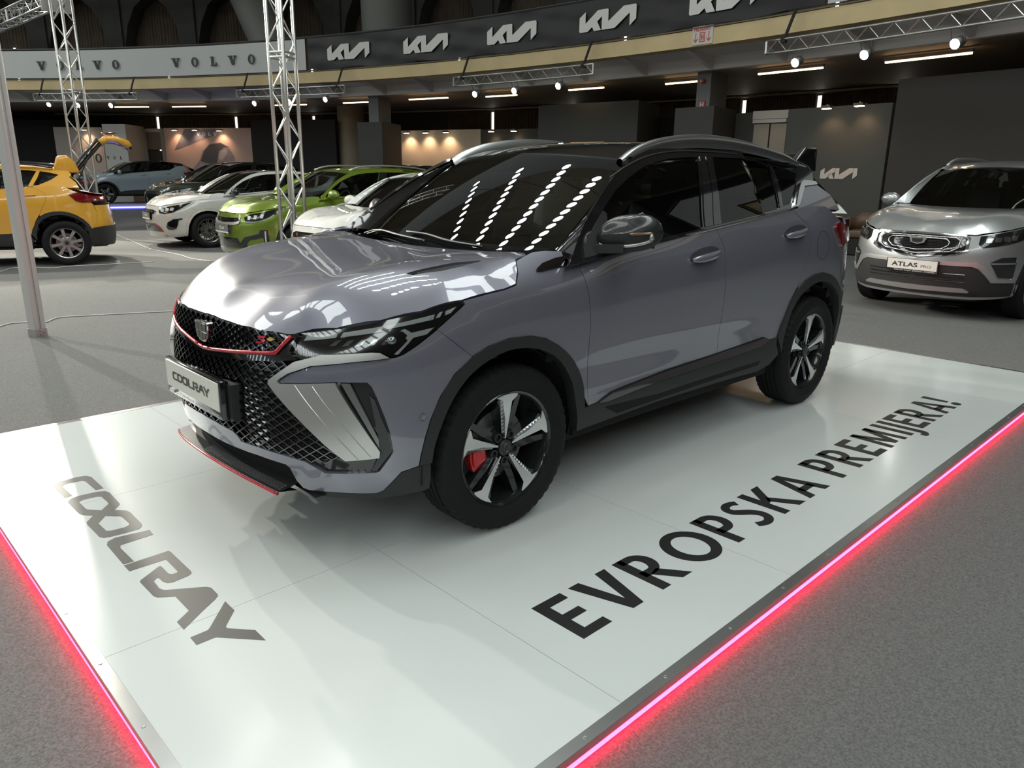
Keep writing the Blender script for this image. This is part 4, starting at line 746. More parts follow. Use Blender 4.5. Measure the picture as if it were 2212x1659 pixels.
tag(b.build('trim_4', soff), kind='structure')
# solid balustrade behind the banners elsewhere round the ring (seen only as reflections)
ring('wall_parapet', [(HR+.04, 4.35), (HR+.04, 5.2)], mat('parapet_dark', (.04, .04, .042), .6), 222, 520, 90)
# dome above: concrete shell with glazed rings
ring('ceiling', [(HR+8, 9.4), (HR+2, 11.2), (HR-3.5, 12.6)], mat('dome_concrete', (.52, .46, .36), .8)); ring('ceiling', [(HR-7, 13.6), (HR-13, 15.3), (HR-17.5, 16.6)], mat('dome_concrete', (.52, .46, .36), .8))
ring('ceiling', [(HR-21, 17.6), (8, 19.5), (.05, 20)], mat('dome_concrete', (.52, .46, .36), .8))
ribm = mat('dome_rib', (.16, .14, .12), .8)
sky = mat('skylight_pane', (1, 1, 1), .5, emit=(.93, 1.0, .97), es=SKY_E)
for nm, r0_, z0, r1, z1, n in (('a', HR-3.5, 12.6, HR-7, 13.6, 48), ('b', HR-17.5, 16.6, HR-21, 17.6, 30)):
    p = MB(); q = MB()
    for k in range(n):
        a0, a1 = 360*k/n, 360*(k+.86)/n
        if nm == 'a' and 158 < a0 < 216: continue
        p.add([pol(r0_, a0, z0), pol(r0_, a1, z0), pol(r1, a1, z1), pol(r1, a0, z1)], [(0, 1, 2, 3)])
        q.bar(pol(r0_, a0 - 25/n, z0-.1), pol(r1, a0 - 25/n, z1-.1), .5, .5)
    tag(p.build('window_1' if nm == 'a' else 'window_2', sky, fix=False), kind='structure'); tag(q.build('trim_5' if nm == 'a' else 'trim_6', ribm), kind='structure')
gw_ = MB()  # unseen glowing panes across the hall, added as fill to brighten balcony and banners
for k in range(26):
    a0, a1 = -88 + 4*k, -92 + 4*k + 3.3; gw_.add([pol(HR+7.5, a0, 6.4), pol(HR+7.5, a1, 6.4), pol(HR+7.5, a1, 9.0), pol(HR+7.5, a0, 9.0)], [(0, 1, 2, 3)])
tag(gw_.build('fill_pane', mat('fill_glow', (1, 1, 1), .5, emit=(.86, .96, 1.0), es=FILL_E), fix=False), kind='structure')
# rows of round lamps hung from the dome over the stands
for p0, p1, n, lb_ in (((-1.03,-8.01), (-4.97,-11.04), 9, 'first'), ((-.17,-5.82), (-4.69,-8.24), 12, 'second'), ((.28,-4.27), (-4.24,-5.63), 13, 'third'), ((.30,-2.87), (-3.47,-3.75), 11, 'fourth'), ((.35,-1.55), (-2.9,-2.05), 9, 'fifth'), ((.4,-.25), (-2.6,-.45), 8, 'sixth')):
    a, b_ = Vector((*p0, 9.5)), Vector((*p1, 9.5)); o = empty('lamp_batten', tuple((a+b_)/2), 0, f'hung batten of round white lamps reflected in the windscreen, {lb_} row', 'light', 'lamp battens over the stand'); c = (a+b_)/2
    q = MB(); q.bar(tuple(a-c+Vector((0, 0, .16))), tuple(b_-c+Vector((0, 0, .16))), .05); [q.bar(tuple((a-c)*s_ + Vector((0, 0, .16))), tuple((a-c)*s_ + Vector((0, 0, 4.2))), .02) for s_ in (.7, -.7)]; q.build('batten', blackw, o)
    for i in range(n):
        v = a + (b_-a)*i/(n-1) - c; q = MB(); q.lathe([(.15, .12), (.17, .0), (.15, .004)], 20, 'Z', tuple(v)); q.build('lamp_can', mat('lamp_can', (.3, .3, .3), .4, .8), o, True)
        q = MB(); q.lathe([(.001, .003), (.15, .003)], 20, 'Z', tuple(v)); q.build('lamp_disc', mat('lamp_disc', (1, 1, 1), .5, emit=(.94, 1.0, .98), es=BAT_E), o, fix=False)
# strong floods on the left-hand rig, throwing pools of light between the cars
for x, y, z, ax, ay, pw_ in ((1.2,-17.5,6.4,.0,-6.6,FLOOD), (-1.8,-18.5,6.6,-2.2,-8.8,FLOOD), (4.2,-15.5,6.2,1.2,-5.2,FLOOD*.7), (-4.6,-17.8,6.8,-3.2,-13.2,FLOOD*.5)): spot('flood', (x, y, z), (ax, ay, FZ), pw_, 52, (1, .95, .82), .35, .12)
# ---- banners on the balustrade
def banner(name, a0, a1, m, label, z0=4.38, z1=5.27, wrinkle=0., group=None):
    n = 90; b = MB(); P = []
    for i in range(n+1):
        a = a0 + (a1-a0)*i/n; row = []
        for j in range(9):
            t = j/8; w = wrinkle*(math.sin(i*.9 + j*.8)*.4 + math.sin(i*.37 - j*1.3)*.6)*(1 if 0 < j < 8 else .3); row.append(pol(HR-.07+w, a, z0 + (z1-z0)*t + (.02*math.sin(i*.5) if wrinkle and j == 0 else 0)))
        P.append(row)
    b.grid(P); o = b.build(name, m, smooth=True, fix=False); return tag(o, label, 'banner')
bv = banner('banner', 199.55, 222.5, mat('banner_white', (.55, .56, .56), .5), 'white balcony banner with two dark slab serif words, left of the black one')
bk = banner('banner', 172.1, 199.35, mat('banner_black', (.012, .012, .013), .45), 'black balcony banner with a row of large white logos', wrinkle=.022)
bw = banner('banner', 150, 172.0, mat('banner_white', (.55, .56, .56), .5), 'white balcony banner end just right of the black banner')
def on_banner(deg, z, h, sgn=-1):
    """letters of height h: x along the balcony to the viewer's right, y up"""
    k = math.degrees(1/HR)
    return lambda x, y, d: pol(HR - .085 - .022 - d, deg - x*h*k, z + y*h)
for a in (198.0, 192.95, 187.75, 182.60, 177.35):
    polys_obj('logo', KIA, on_banner(a, 4.60, .435), white, bk)
for a0, a1 in ((218.35, 212.2), (209.1, 202.7)):
    h = .285
    for i, ch in enumerate('VOLVO'):
        a = a0 + (a1-a0)*(i + .0)/4; a = a0 - .55 + (a1 - a0 + 1.1)*i/4; polys_obj('letter', SL[ch], (lambda f: (lambda x, y, d: f(x, y, d)))(on_banner(a, 4.64, h)), ink, bv, .02)
# rail posts and clamps
# ---- hung lighting trusses under the balcony
def flat_truss(a0, a1, z0=3.60, z1=3.82, label=''):
    n = max(6, int(abs(a1-a0)*1.35)); o = empty('lighting_truss', pol(HR-.5, (a0+a1)/2, z0), 0, label, 'truss', 'hung lighting trusses'); inv = Vector(pol(HR-.5, (a0+a1)/2, z0))
    L = lambda p: tuple(Vector(p) - inv)
    for z in (z0, z1): q = MB(); q.tube([L(pol(HR-.5, a0 + (a1-a0)*i/20, z)) for i in range(21)], .022, 6); q.build('chord', alu, o, True)
    for i in range(n):
        for j in (0, 1):
            q = MB(); u0_, u1 = a0 + (a1-a0)*(i + .5*j)/n, a0 + (a1-a0)*(i + .5*j + .5)/n; q.tube([L(pol(HR-.5, u0_, z0 if j == 0 else z1)), L(pol(HR-.5, u1, z1 if j == 0 else z0))], .009, 5); q.build('brace', alu, o)
    for a in (a0, a1): q = MB(); q.bar(L(pol(HR-.5, a, z0)), L(pol(HR-.5, a, z1)), .035); q.build('end_post', alu, o)
    for a in (a0 + (a1-a0)*.06, a0 + (a1-a0)*.93): q = MB(); q.bar(L(pol(HR-.2, a, 4.36)), L(pol(HR-.48, a, z1-.02)), .05, .03); q.box(L(pol(HR-.48, a, z1-.02)), (.09, .09, .09)); q.build('strap', strapm, o)
    return o
flat_truss(218.1, 210.95, label='flat ladder truss hanging under the white banner, farthest left'); flat_truss(203.9, 196.35, label='flat ladder truss hanging behind the tall square truss tower'); flat_truss(189.2, 181.25, label='flat ladder truss hanging under the black banner'); flat_truss(173.55, 163.5, label='flat ladder truss with three glaring lamps at the right')
LK = {}
def lamp(deg, z, label, aim_in=9., power=60, col=(1, .97, .90)):
    """par can on a yoke: body, lens, yoke, and its beam"""
    p = Vector(pol(HR-.5, deg, z)); d = (Vector(pol(HR-aim_in, deg, FZ)) - p).normalized(); o = empty('spotlight', tuple(p), 0, label, 'spotlight', 'lamps on the hung trusses')
    Q = d.to_track_quat('Z', 'Y').to_matrix(); T = lambda v: tuple(Q @ Vector(v))
    q = MB(); q.lathe([(.05, -.20), (.085, -.16), (.085, .0), (.078, .0)], 16, 'Z'); q.v = [T(v) for v in q.v]; q.build('lamp_body', mat('lamp_body_grey', (.2, .2, .2), .4, .7), o, True)
    q = MB(); q.lathe([(.001, -.004), (.078, -.004)], 16, 'Z'); q.v = [T(v) for v in q.v]; q.build('lens', hot, o, fix=False)
    q = MB(); t = Vector(pol(1, deg+90)) - Vector((HC[0], HC[1], 0))
    for s in (-1, 1): q.bar(tuple(t*s*.10 - d*.1), tuple(t*s*.10 + Vector((0, 0, .24))), .014)
    q.build('yoke', steel, o)
    spot('spot', tuple(p + d*.03), tuple(p + d*5), power, 58, col, .7, .08)
    return o
for i, (dg, z, aim, pw) in enumerate(((217.15,3.46,8,L_SPOT),(215.16,3.43,9,L_SPOT),(212.88,3.42,9,L_SPOT),(202.7,3.4,9,L_SPOT),(200.25,3.42,10,L_SPOT),(197.72,3.44,10,L_SPOT),(187.92,3.36,10,L_SPOT),(185.58,3.37,10,L_SPOT),(183.1,3.4,10,L_SPOT),(172.43,3.38,9,L_SPOT*.7),(170.1,3.37,9,L_SPOT*.7),(167.48,3.36,9,L_SPOT*.7))):
    place = ('far left truss under the white banner', 'truss behind the square truss tower', 'truss under the black banner', 'right truss above the silver car')[i//3]; which = ('left', 'middle', 'right')[i % 3]
    lamp(dg, z, f'lit spotlight, {which} one of three on the {place}', aim, pw)
# ---- luminaires on the ceiling under the balcony
for i, (x, y, ln) in enumerate(((-15.02,-8.6,1.4),(-14.65,-5.75,1.6),(-14.52,-2.9,1.7),(-14.6,-11.6,1.2),(-13.65,-17.4,1.6),(-12.98,-20.5,1.2),(-14.5,-14.9,1.2),(-9.9,-27.2,1.5),(-8.5,-29.2,1.5),(-12.0,-23.3,1.4))):
    ang = math.atan2(y-HC[1], x-HC[0]) + math.pi/2; o = empty('ceiling_light', (x, y, 3.62), ang, 'slim warm tube light on the brown ceiling under the balcony', 'light', 'tube lights under the balcony')
    q = MB(); q.box((0, 0, .02), (ln, .07, .06)); q.build('housing', mat('light_housing', (.3, .27, .23), .5), o); q = MB(); q.box((0, 0, -.03), (ln*.97, .06, .03)); q.build('tube', warm, o)
# ---- curtains behind, below and above the balcony
def curtain(R, a0, a1, z0, z1, label, group, m=curt, folds=26):
    n = folds*4; P = []
    for i in range(n+1):
        a = a0 + (a1-a0)*i/n; w = .05*math.sin(i*math.pi/2) + .03*math.sin(i*.37); P.append([pol(R + w, a, z) for z in (z0, (z0+z1)/2, z1 - .03*(i % 5 == 0))])
    o = MB().grid(P).build('curtain', m, smooth=True, fix=False); return tag(o, label, 'curtain', group)
for a0, a1 in ((221,218.4),(218.2,213.0),(212.8,207.6),(207.4,203.5),(198.4,195.6),(195.4,190.7),(190.5,188.2),(186.5,181.7),(181.5,178.4),(178.2,175.2),(175.0,171)):
    curtain(HR+7.0, a0, a1, 1.9, 3.60, 'brown pleated curtain strip hung over the booth walls', 'curtains under the balcony')
day = mat('daylight_slit', (1, 1, 1), .5, emit=(1, .95, .82), es=1.6)
for a in (218.3, 212.9, 207.5, 195.5, 190.6, 181.6, 178.3, 175.1):
    q = MB(); q.add([pol(HR+7.05, a-.10, 2.0), pol(HR+7.05, a+.10, 2.0), pol(HR+7.05, a+.10, 3.55), pol(HR+7.05, a-.10, 3.55)], [(0, 1, 2, 3)]); tag(q.build('window_3', day, fix=False), kind='structure')
ring('trim_7', [(HR+6.9, 3.62), (HR+6.9, 3.67), (HR+7.1, 3.67), (HR+7.1, 3.62), (HR+6.9, 3.62)], mat('curtain_rail', (.45, .38, .3), .5, .3), 160, 225, 60)
# upper gallery: curtained bays between heavy concrete piers with raking haunches
for k in range(14):
    a = 166 + k*4.9
    curtain(HR+7.2, a+.25, a+4.65, 4.4, 8.6, 'tall brown pleated curtain in a bay of the upper gallery', 'curtains in the upper gallery', mat('curtain_upper', (.13, .10, .075), .85, noise=(3, .15)), 22)
    if k % 2 == 0: q = MB(); q.add([pol(HR+7.25, a+2.2, 4.4), pol(HR+7.25, a+2.34, 4.4), pol(HR+7.25, a+2.34, 6.4), pol(HR+7.25, a+2.2, 6.4)], [(0, 1, 2, 3)]); q.v = [tuple(Vector(v) - (Vector(v) - Vector((HC[0], HC[1], v[2]))).normalized()*.18) for v in q.v]; tag(q.build('window_4', day, fix=False), kind='structure')
    q = MB(); q.grid([[pol(r, a + s, z) for r, s in ((HR+7.2, -.55), (HR+6.3, -.5), (HR+6.3, .5), (HR+7.2, .55))] for z in (4.33, 9.4)])
    for s in (-1, 1):                                         # arched haunch
        pts = [(0, 6.2), (.35, 7.2), (.9, 7.9), (1.7, 8.35), (2.45, 8.5), (2.45, 9.4), (0, 9.4)]
        q.prism([(x, z) for x, z in pts], lambda x, z: pol(HR+6.4, a + s*(.5 + x), z), lambda x, z: pol(HR+7.15, a + s*(.5 + x), z))
    tag(q.build('column', conc), kind='structure')
for (p0, p1, r) in ((pol(HR+4.2, 209.6, 9.2), pol(HR+2.6, 204.3, 4.33), .75), (pol(HR+3.0, 198.2, 9.2), pol(HR+3.0, 198.0, 4.33), .85)):
    q = MB(); q.tube([p0, p1], r, 24); tag(auto_smooth(q.build('column', mat('grey_column', (.17, .175, .165), .6)), 40), kind='structure')
ring('trim_8', [(HR+1.0, 8.35), (HR+1.0, 8.9), (HR+2.2, 8.9), (HR+2.2, 8.35), (HR+1.0, 8.35)], cream, 205, 235, 40); ring('trim_9', [(HR+1.3, 8.22), (HR+1.3, 8.30), (HR+1.7, 8.30), (HR+1.7, 8.22), (HR+1.3, 8.22)], mat('pale_lamp_box', (.5, .5, .5), .5), 204, 226, 30)
# ---- booth walls and boxes under the balcony
def wall(name, p0, p1, z1, m, label, th=.10, z0=FZ, cat='booth wall'):
    a, b = Vector((*p0[:2], 0)), Vector((*p1[:2], 0)); d = b - a; c = (a+b)/2; nrm = Vector((-d.y, d.x, 0)).normalized()
    if nrm.dot(Vector((HC[0], HC[1], 0)) - c) > 0: nrm = -nrm
    c = c + nrm*th/2; q = MB(); q.box((0, 0, (z1-z0)/2), (d.length, th, z1-z0)); o = q.build(name, m); o.location = (c.x, c.y, z0); o.rotation_euler = (0, 0, math.atan2(d.y, d.x))
    return tag(o, label, cat)
def booth(name, p0, p1, p2, z1, mf, label, cat='booth box'):
    """box with its front from p0 to p1 and its side running back to p2"""
    a, b, c = [Vector((*p[:2], 0)) for p in (p0, p1, p2)]; d = a + (c - b); q = MB(); v = [a, b, c, d]; z0 = FZ
    q.add([tuple(p + Vector((0, 0, z0))) for p in v] + [tuple(p + Vector((0, 0, z1))) for p in v], [(0, 1, 2, 3), (4, 5, 6, 7), (0, 1, 5, 4), (1, 2, 6, 5), (2, 3, 7, 6), (3, 0, 4, 7)])
    return tag(q.build(name, mf), label, cat)
greyp = mat('grey_pillar', (.20, .21, .21), .6); pinkw = mat('warm_white_wall', (.52, .46, .43), .6); offw = mat('off_white_wall', (.55, .55, .53), .55)
wall('booth_wall', (-3.5, -39.2), (-8.45, -34.65), 3.3, blackw, 'tall black booth wall at the far left behind the yellow car')
vw = wall('booth_wall', (-6.9, -34.1), (-8.3, -32.51), 2.94, pinkw, 'warm white booth wall left of the white box, dark letters low down')
vb = booth('booth_box', (-7.7, -30.36), (-8.29, -29.56), (-9.46, -31.02), 2.97, offw, 'tall white box in front of the warm white walls')
o = empty('door_frame', (-9.8, -30.9, FZ), 0, 'white framed doorway with a dark door between the white box and the car poster', 'doorway'); dfr = (Vector((-10.06, -30.53, 0)) - Vector((-9.53, -31.26, 0))).normalized()
q = MB(); q.bar(tuple(dfr*-.45 + Vector((0, 0, 2.9))), tuple(dfr*.45 + Vector((0, 0, 2.9))), .1, .14)
q.bar(tuple(dfr*.36), tuple(dfr*.36 + Vector((0, 0, 2.9))), .14, .1); q.bar(tuple(dfr*-.43), tuple(dfr*-.43 + Vector((0, 0, 2.9))), .06, .1); q.build('frame', mat('frame_pale', (.5, .5, .48), .5), o)
q = MB(); q.bar(tuple(dfr*.0), tuple(dfr*.0 + Vector((0, 0, 2.15))), .58, .05, up=tuple(dfr)) if False else q.box((0, 0, 1.05), (.62, .05, 2.1), rz=math.atan2(dfr.y, dfr.x)); q.build('door_leaf', mat('door_dark', (.06, .05, .045), .5), o)
q = MB(); q.box((0, -.02, 2.5), (.62, .05, .7), rz=math.atan2(dfr.y, dfr.x)); q.build('overpanel', mat('over_panel', (.22, .19, .16), .6), o)
pw = wall('poster_wall', (-9.98, -30.29), (-12.11, -26.89), 2.92, mat('poster_pink', (.50, .36, .32), .5, noise=(.5, .12)), 'pinkish booth wall with a large printed lavender car', cat='poster wall')
def on_wall(p0, p1, off=.03):
    a, b = Vector((*p0[:2], 0)), Vector((*p1[:2], 0)); t = (b-a).normalized(); n = Vector((-t.y, t.x, 0))
    if n.dot(Vector((HC[0], HC[1], 0)) - (a+b)/2) < 0: n = -n
    return lambda s, z, d=0.: tuple(a + t*s + n*(off + d) + Vector((0, 0, z)))
def child_flat(name, polys, W, m, parent, thick=.006, d0=.0):
    if name.startswith('print_car'): polys = [[(x, .35 + (z-.35)*1.13) for x, z in p] for p in polys]
    b = MB(); inv = parent.matrix_world.inverted() if parent.type == 'MESH' else parent.matrix_world.inverted()
    for p in polys: b.prism(p, lambda x, y: W(x, y, d0 + thick), lambda x, y: W(x, y, d0))
    o = b.build(name, m); bpy.context.view_layer.update(); o.parent = parent; o.matrix_parent_inverse = parent.matrix_world.inverted(); return o
bpy.context.view_layer.update()
Wp = on_wall((-9.98, -30.29), (-12.11, -26.89), .002)          # 4.0 m wide, 2.9 m tall
sh = lambda pts, dx=0, dz=0, k=1: [(dx + x*k, dz + z*k) for x, z in pts]
lav = mat('print_lavender', (.22, .20, .24), .5); lavd = mat('print_dark', (.05, .048, .055), .5); lavl = mat('print_light', (.36, .32, .35), .5)
child_flat('print_wedge', [[(.42, 2.05), (1.0, 2.88), (2.45, 2.88), (2.3, 2.62)]], Wp, mat('print_wedge', (.15, .14, .19), .5), pw)
car_ = [(1.05, .72), (1.0, .95), (1.25, 1.25), (1.55, 1.5), (1.75, 1.85), (2.1, 2.1), (2.6, 2.14), (2.95, 2.0), (3.15, 1.7), (3.22, 1.45), (3.2, 1.1), (2.9, .95), (2.5, .80), (2.0, .50), (1.4, .35)]
child_flat('print_car', [car_], Wp, lav, pw, .004); child_flat('print_car_roof', [[(1.62, 1.5), (1.82, 1.85), (2.1, 2.06), (2.62, 2.12), (2.92, 1.98), (2.75, 1.98), (2.5, 1.85), (2.35, 1.4), (1.95, 1.42)]], Wp, lavd, pw, .004, .005)
child_flat('print_car_window', [[(2.45, 1.6), (2.6, 1.85), (2.85, 1.92), (2.88, 1.75), (2.6, 1.5)]], Wp, lavl, pw, .003, .005); child_flat('print_car_hood', [[(1.05, .95), (1.3, 1.22), (1.62, 1.42), (2.2, 1.3), (2.0, 1.1)]], Wp, lavl if False else mat('print_hood', (.27, .25, .30), .5), pw, .003, .005)
child_flat('print_car_wheel', [arc(3.06, 1.22, .14, .24, 0, 350, 16)], Wp, lavd, pw, .003, .006)
for i, ch in enumerate('VOLVO'): child_flat('letter', [[(1.62 + i*.26 + x*.16, 2.62 + y*.13) for x, y in p] for p in SL[ch]], Wp, white, pw, .004, .006)
Wv = on_wall((-6.9, -34.1), (-8.3, -32.51), .002)
for i, ch in enumerate('VO'): child_flat('letter', [[(1.20 + i*.62 + x*.30, 1.55 + y*.34) for x, y in p] for p in SL[ch]], Wv, ink, vw)
Wb = on_wall((-7.7, -30.36), (-8.29, -29.56), .002)
for i, ch in enumerate('VOL'): child_flat('letter', [[(.10 + i*.28 + x*.10, 1.66 + y*.12) for x, y in p] for p in SL[ch]], Wb, ink, vb)
wall('booth_wall', (-12.12, -26.87), (-13.81, -23.38), 3.2, blackw, 'black booth wall right of the car poster')
wall('booth_wall', (-14.11, -23.97), (-14.37, -23.36), 2.33, blackw, 'low black booth panel beside the round column')
q = MB(); q.tube([(-14.6, -23.5, FZ), (-14.6, -23.5, 3.73)], .52, 32); tag(auto_smooth(q.build('column', mat('column_beige', (.30, .26, .20), .6)), 40), kind='structure')
def pillar(p0, p1, p2, z1=3.76): o = booth('column', p0, p1, p2, z1, greyp, None, None); return tag(o, kind='structure')
pillar((-12.73, -19.42), (-12.85, -19.04), (-13.58, -19.38)); bx = booth('booth_box', (-12.29, -19.47), (-12.59, -18.49), (-13.99, -19.4), 2.88, darkw, 'dark grey box boarded round the left square pillar, white logos at its foot')
Wk = on_wall((-12.29, -19.47), (-12.59, -18.49), .004)
child_flat('logo', [[(.14 + x*.18, 1.24 + y*.19) for x, y in p] for p in KIA], Wk, white, bx)
wall('booth_wall', (-14.86, -20.63), (-15.8, -17.33), 2.76, mat('cream_wall', (.60, .54, .44), .6), 'cream booth wall lit by three small lamps'); wall('booth_wall', (-15.8, -17.33), (-16.27, -15.04), 2.74, darkw, 'dark booth wall with two lamps right of the cream wall')
booth('booth_box', (-14.68, -13.48), (-14.98, -10.08), (-16.76, -10.68), 3.25, darkw, 'tallest broad charcoal booth block behind the crossover roof'); wall('booth_wall', (-16.76, -10.65), (-16.78, -10.0), 2.93, blackw, 'narrow black wall left of the right square pillar box')
pillar((-14.4, -7.93), (-14.39, -7.55), (-15.3, -7.66)); booth('booth_box', (-14.01, -8.23), (-13.98, -7.15), (-15.39, -7.41), 2.9, darkw, 'dark grey box boarded round the right square pillar with red signs')
wall('booth_wall', (-15.18, -7.28), (-15.16, -6.77), 2.81, darkw, 'narrow charcoal wall left of the pale blind')
o = empty('blind', (-15.13, -6.34, FZ), 0, 'pale roller blind window between dark booth walls', 'blind'); q = MB()
q.box((0, 0, 2.80), (.10, .88, .18)); q.box((.03, 0, 2.66), (.08, .84, .08)); q.build('blind_box', mat('blind_white', (.5, .5, .48), .5), o)
for y in (-.21, .22): q = MB(); q.box((0, y, 1.3), (.03, .39, 2.6)); q.build('blind_panel', mat('blind_beige', (.36, .31, .25), .7), o)
kw = wall('booth_wall', (-14.16, -5.42), (-13.87, -3.16), 2.76, mat('charcoal_wall_green', (.072, .073, .066), .7, noise=(40, .08)), 'charcoal booth wall with one white logo and two lamps')
Wk = on_wall((-14.16, -5.42), (-13.87, -3.16), .004); child_flat('logo', [[(.93 + x*.213, 1.335 + y*.215) for x, y in p] for p in KIA], Wk, mat('logo_warm_white', (.62, .55, .50), .5), kw)
wall('booth_wall', (-13.86, -3.10), (-13.0, 2.2), 3.17, mat('charcoal_wall_brown', (.052, .046, .042), .75, noise=(40, .08)), 'broad dark booth wall at the right behind the silver car')
# clip-on wall lamps
def wall_lamp(x, y, z, label, power, group, tint=(1, .62, .36)):
    c = Vector((HC[0], HC[1], 0)); p = Vector((x, y, 0)); d = (c-p).normalized(); o = empty('wall_lamp', (x, y, z), math.atan2(d.y, d.x), label, 'wall lamp', group)
    q = MB(); q.bar((-.02, 0, .05), (.26, 0, .07), .02); q.build('arm', steel, o); q = MB(); q.box((.27, 0, .03), (.10, .20, .05)); q.build('lamp_head', mat('lamp_bronze', (.16, .13, .08), .4, .6), o)
    q = MB(); q.box((.26, 0, -.005), (.08, .17, .012)); q.build('lamp_glass', mat('lamp_glow', (1, .9, .7), .5, emit=(1, .80, .52), es=14), o)
    spot('wall_spot', (x + d.x*.26, y + d.y*.26, z - .03), (x - d.x*.05, y - d.y*.05, z - .9), power, 110, tint, .8, .05)
for x, y, z, l, pw_, g in ((-13.98,-4.35,2.70,'bronze clip lamp above the white logo, left of the pair',9,'lamps on the logo wall'),(-13.90,-3.66,2.71,'bronze clip lamp above the white logo, right of the pair',9,'lamps on the logo wall'),
    (-14.98,-20.2,2.66,'glowing clip lamp at the left end of the cream wall',34,'lamps on the cream wall'),(-15.22,-19.4,2.66,'glowing clip lamp in the middle of the cream wall',34,'lamps on the cream wall'),(-15.46,-18.55,2.66,'glowing clip lamp right of middle on the cream wall',34,'lamps on the cream wall'),
    (-15.92,-16.7,2.66,'clip lamp on the dark wall next to the cream wall, left one',9,'lamps on the dark wall'),(-16.1,-15.8,2.66,'clip lamp on the dark wall next to the cream wall, right one',9,'lamps on the dark wall'),
    (-10.35,-29.7,2.82,'clip lamp over the car poster, left one',30,'lamps over the car poster'),(-10.86,-28.9,2.82,'clip lamp over the car poster, middle one',24,'lamps over the car poster'),(-11.45,-27.95,2.80,'clip lamp over the car poster, right one',34,'lamps over the car poster'),(-7.9,-32.95,2.82,'clip lamp over the dark letters behind the open tailgate',34,'lamp over the dark letters')): wall_lamp(x, y, z, l, pw_*L_WALL, g)
# hydrant signs and alarm on the pillar
hs = empty('hydrant_sign', pol(HR-.02, 176.8, 4.20), R_(176.8+90), 'white hydrant sign with red letters and arrows on the cream balcony edge', 'sign')
sr = mat('sign_red', (.55, .05, .04), .5); Ls = lambda x, z, d=0: (x, .0 + d, z)
q = MB(); q.box((0, .0, 0), (.52, .012, .36)); q.build('sign_plate', mat('sign_white', (.6, .58, .54), .5), hs)
def sgn(name, polys, par, m=sr, k=1.): 
    b = MB()
    for p in polys: b.prism(p, lambda x, z: (-x*1, .012, z), lambda x, z: (-x*1, .007, z))
    return b.build(name, m, par)
sgn('letter_h', [[(-.065,-.13),(.065,-.13),(.065,-.115),(-.065,-.115)], [(-.065,.045),(.065,.045),(.065,.06),(-.065,.06)], [(-.065,-.13),(-.05,-.13),(-.05,.06),(-.065,.06)], [(.05,-.13),(.065,-.13),(.065,.06),(.05,.06)], [(-.032,-.095),(-.014,-.095),(-.014,.025),(-.032,.025)], [(.014,-.095),(.032,-.095),(.032,.025),(.014,.025)], [(-.02,-.045),(.02,-.045),(.02,-.025),(-.02,-.025)]], hs)
for s in (-1, 1): sgn('arrow', [[(s*.165-.007,-.09),(s*.165+.007,-.09),(s*.165+.007,.06),(s*.165-.007,.06)], [(s*.165-.05,-.07),(s*.165,-.135),(s*.165+.05,-.07),(s*.165+.04,-.055),(s*.165,-.105),(s*.165-.04,-.055)]], hs)
t = text_obj('sign_lettering', 'HIDRANT', .075, sr, hs, width=.42, bold=.02); t.matrix_local = Matrix(((-1, 0, 0, .21), (0, 0, 1, .0125), (0, 1, 0, .088), (0, 0, 0, 1)))
ps = empty('hydrant_sign', (-14.385, -7.74, 2.98), R_(-90), 'small red and white H sign low on the right square pillar', 'sign'); q = MB(); q.box((0, .012, 0), (.17, .012, .17)); q.build('sign_plate', sr, ps)
sgn('letter_h', [[(-.05,-.06),(-.022,-.06),(-.022,.06),(-.05,.06)], [(.022,-.06),(.05,-.06),(.05,.06),(.022,.06)], [(-.03,-.014),(.03,-.014),(.03,.014),(-.03,.014)]], ps, white).location.y = .012
al = empty('alarm_bell', (-14.38, -7.74, 3.50), 0, 'round red alarm sounder high on the right square pillar', 'alarm'); q = MB(); q.sphere((.03, 0, 0), (.05, .055, .055), 14, 8); q.build('bell', sr, al, True); q = MB(); q.sphere((.06, -.03, 0), (.03, .035, .035), 10, 6); q.build('strobe', white, al, True)
# ---- free-standing square truss towers and the post
def box_truss(name, x, y, z0, z1, label, s=.29, rz=.6, cat='truss'):
    o = empty(name, (x, y, z0), rz, label, cat); H = z1 - z0; c = [(-s/2, -s/2), (s/2, -s/2), (s/2, s/2), (-s/2, s/2)]
    for a, b in c: q = MB(); q.tube([(a, b, 0), (a, b, H)], .025, 8); q.build('chord', alu, o, True)
    n = max(4, int(H/.30))
    for f in range(4):
        a, b = c[f], c[(f+1) % 4]
        for i in range(n):
            q = MB(); lo, hi = H*i/n, H*(i+1)/n; u, v = (a, b) if (i + f) % 2 else (b, a); q.tube([(u[0], u[1], lo), (v[0], v[1], hi)], .010, 5, caps=False); q.build('brace', alu, o, True)
    for z in ((2.9, 2.96) if H > 3.2 else ()):
        q = MB()
        for f in range(4): q.tube([(*c[f], z), (*c[(f+1) % 4], z)], .018, 6)
        q.build('collar', alu, o)
    q = MB(); q.box((0, 0, .008), (.55, .55, .016)); q.build('base_plate', steel, o); return o
box_truss('truss_tower', -3.31, -7.12, FZ, 5.2, 'square aluminium truss tower standing between the green car and the white hatchback', s=.24, rz=.42); box_truss('truss_tower', -2.87, -15.3, FZ, 5.4, 'square aluminium truss tower behind the yellow car tailgate', s=.27, rz=.5)
tb = box_truss('truss_beam', -2.87, -15.3, 0, 7.0, 'aluminium truss beam running left from the tower top, full of reflections', s=.27, rz=0)
d = Vector((.05, -1, 0)); d.z = 0
tb.rotation_euler = Vector((d.x, d.y, 0)).to_track_quat('Z', 'Y').to_euler(); tb.location = (-2.86, -15.6, 4.68)
po = empty('post', (.47, -4.80, FZ), .35, 'white square aluminium profile post standing on the carpet at the left', 'post')
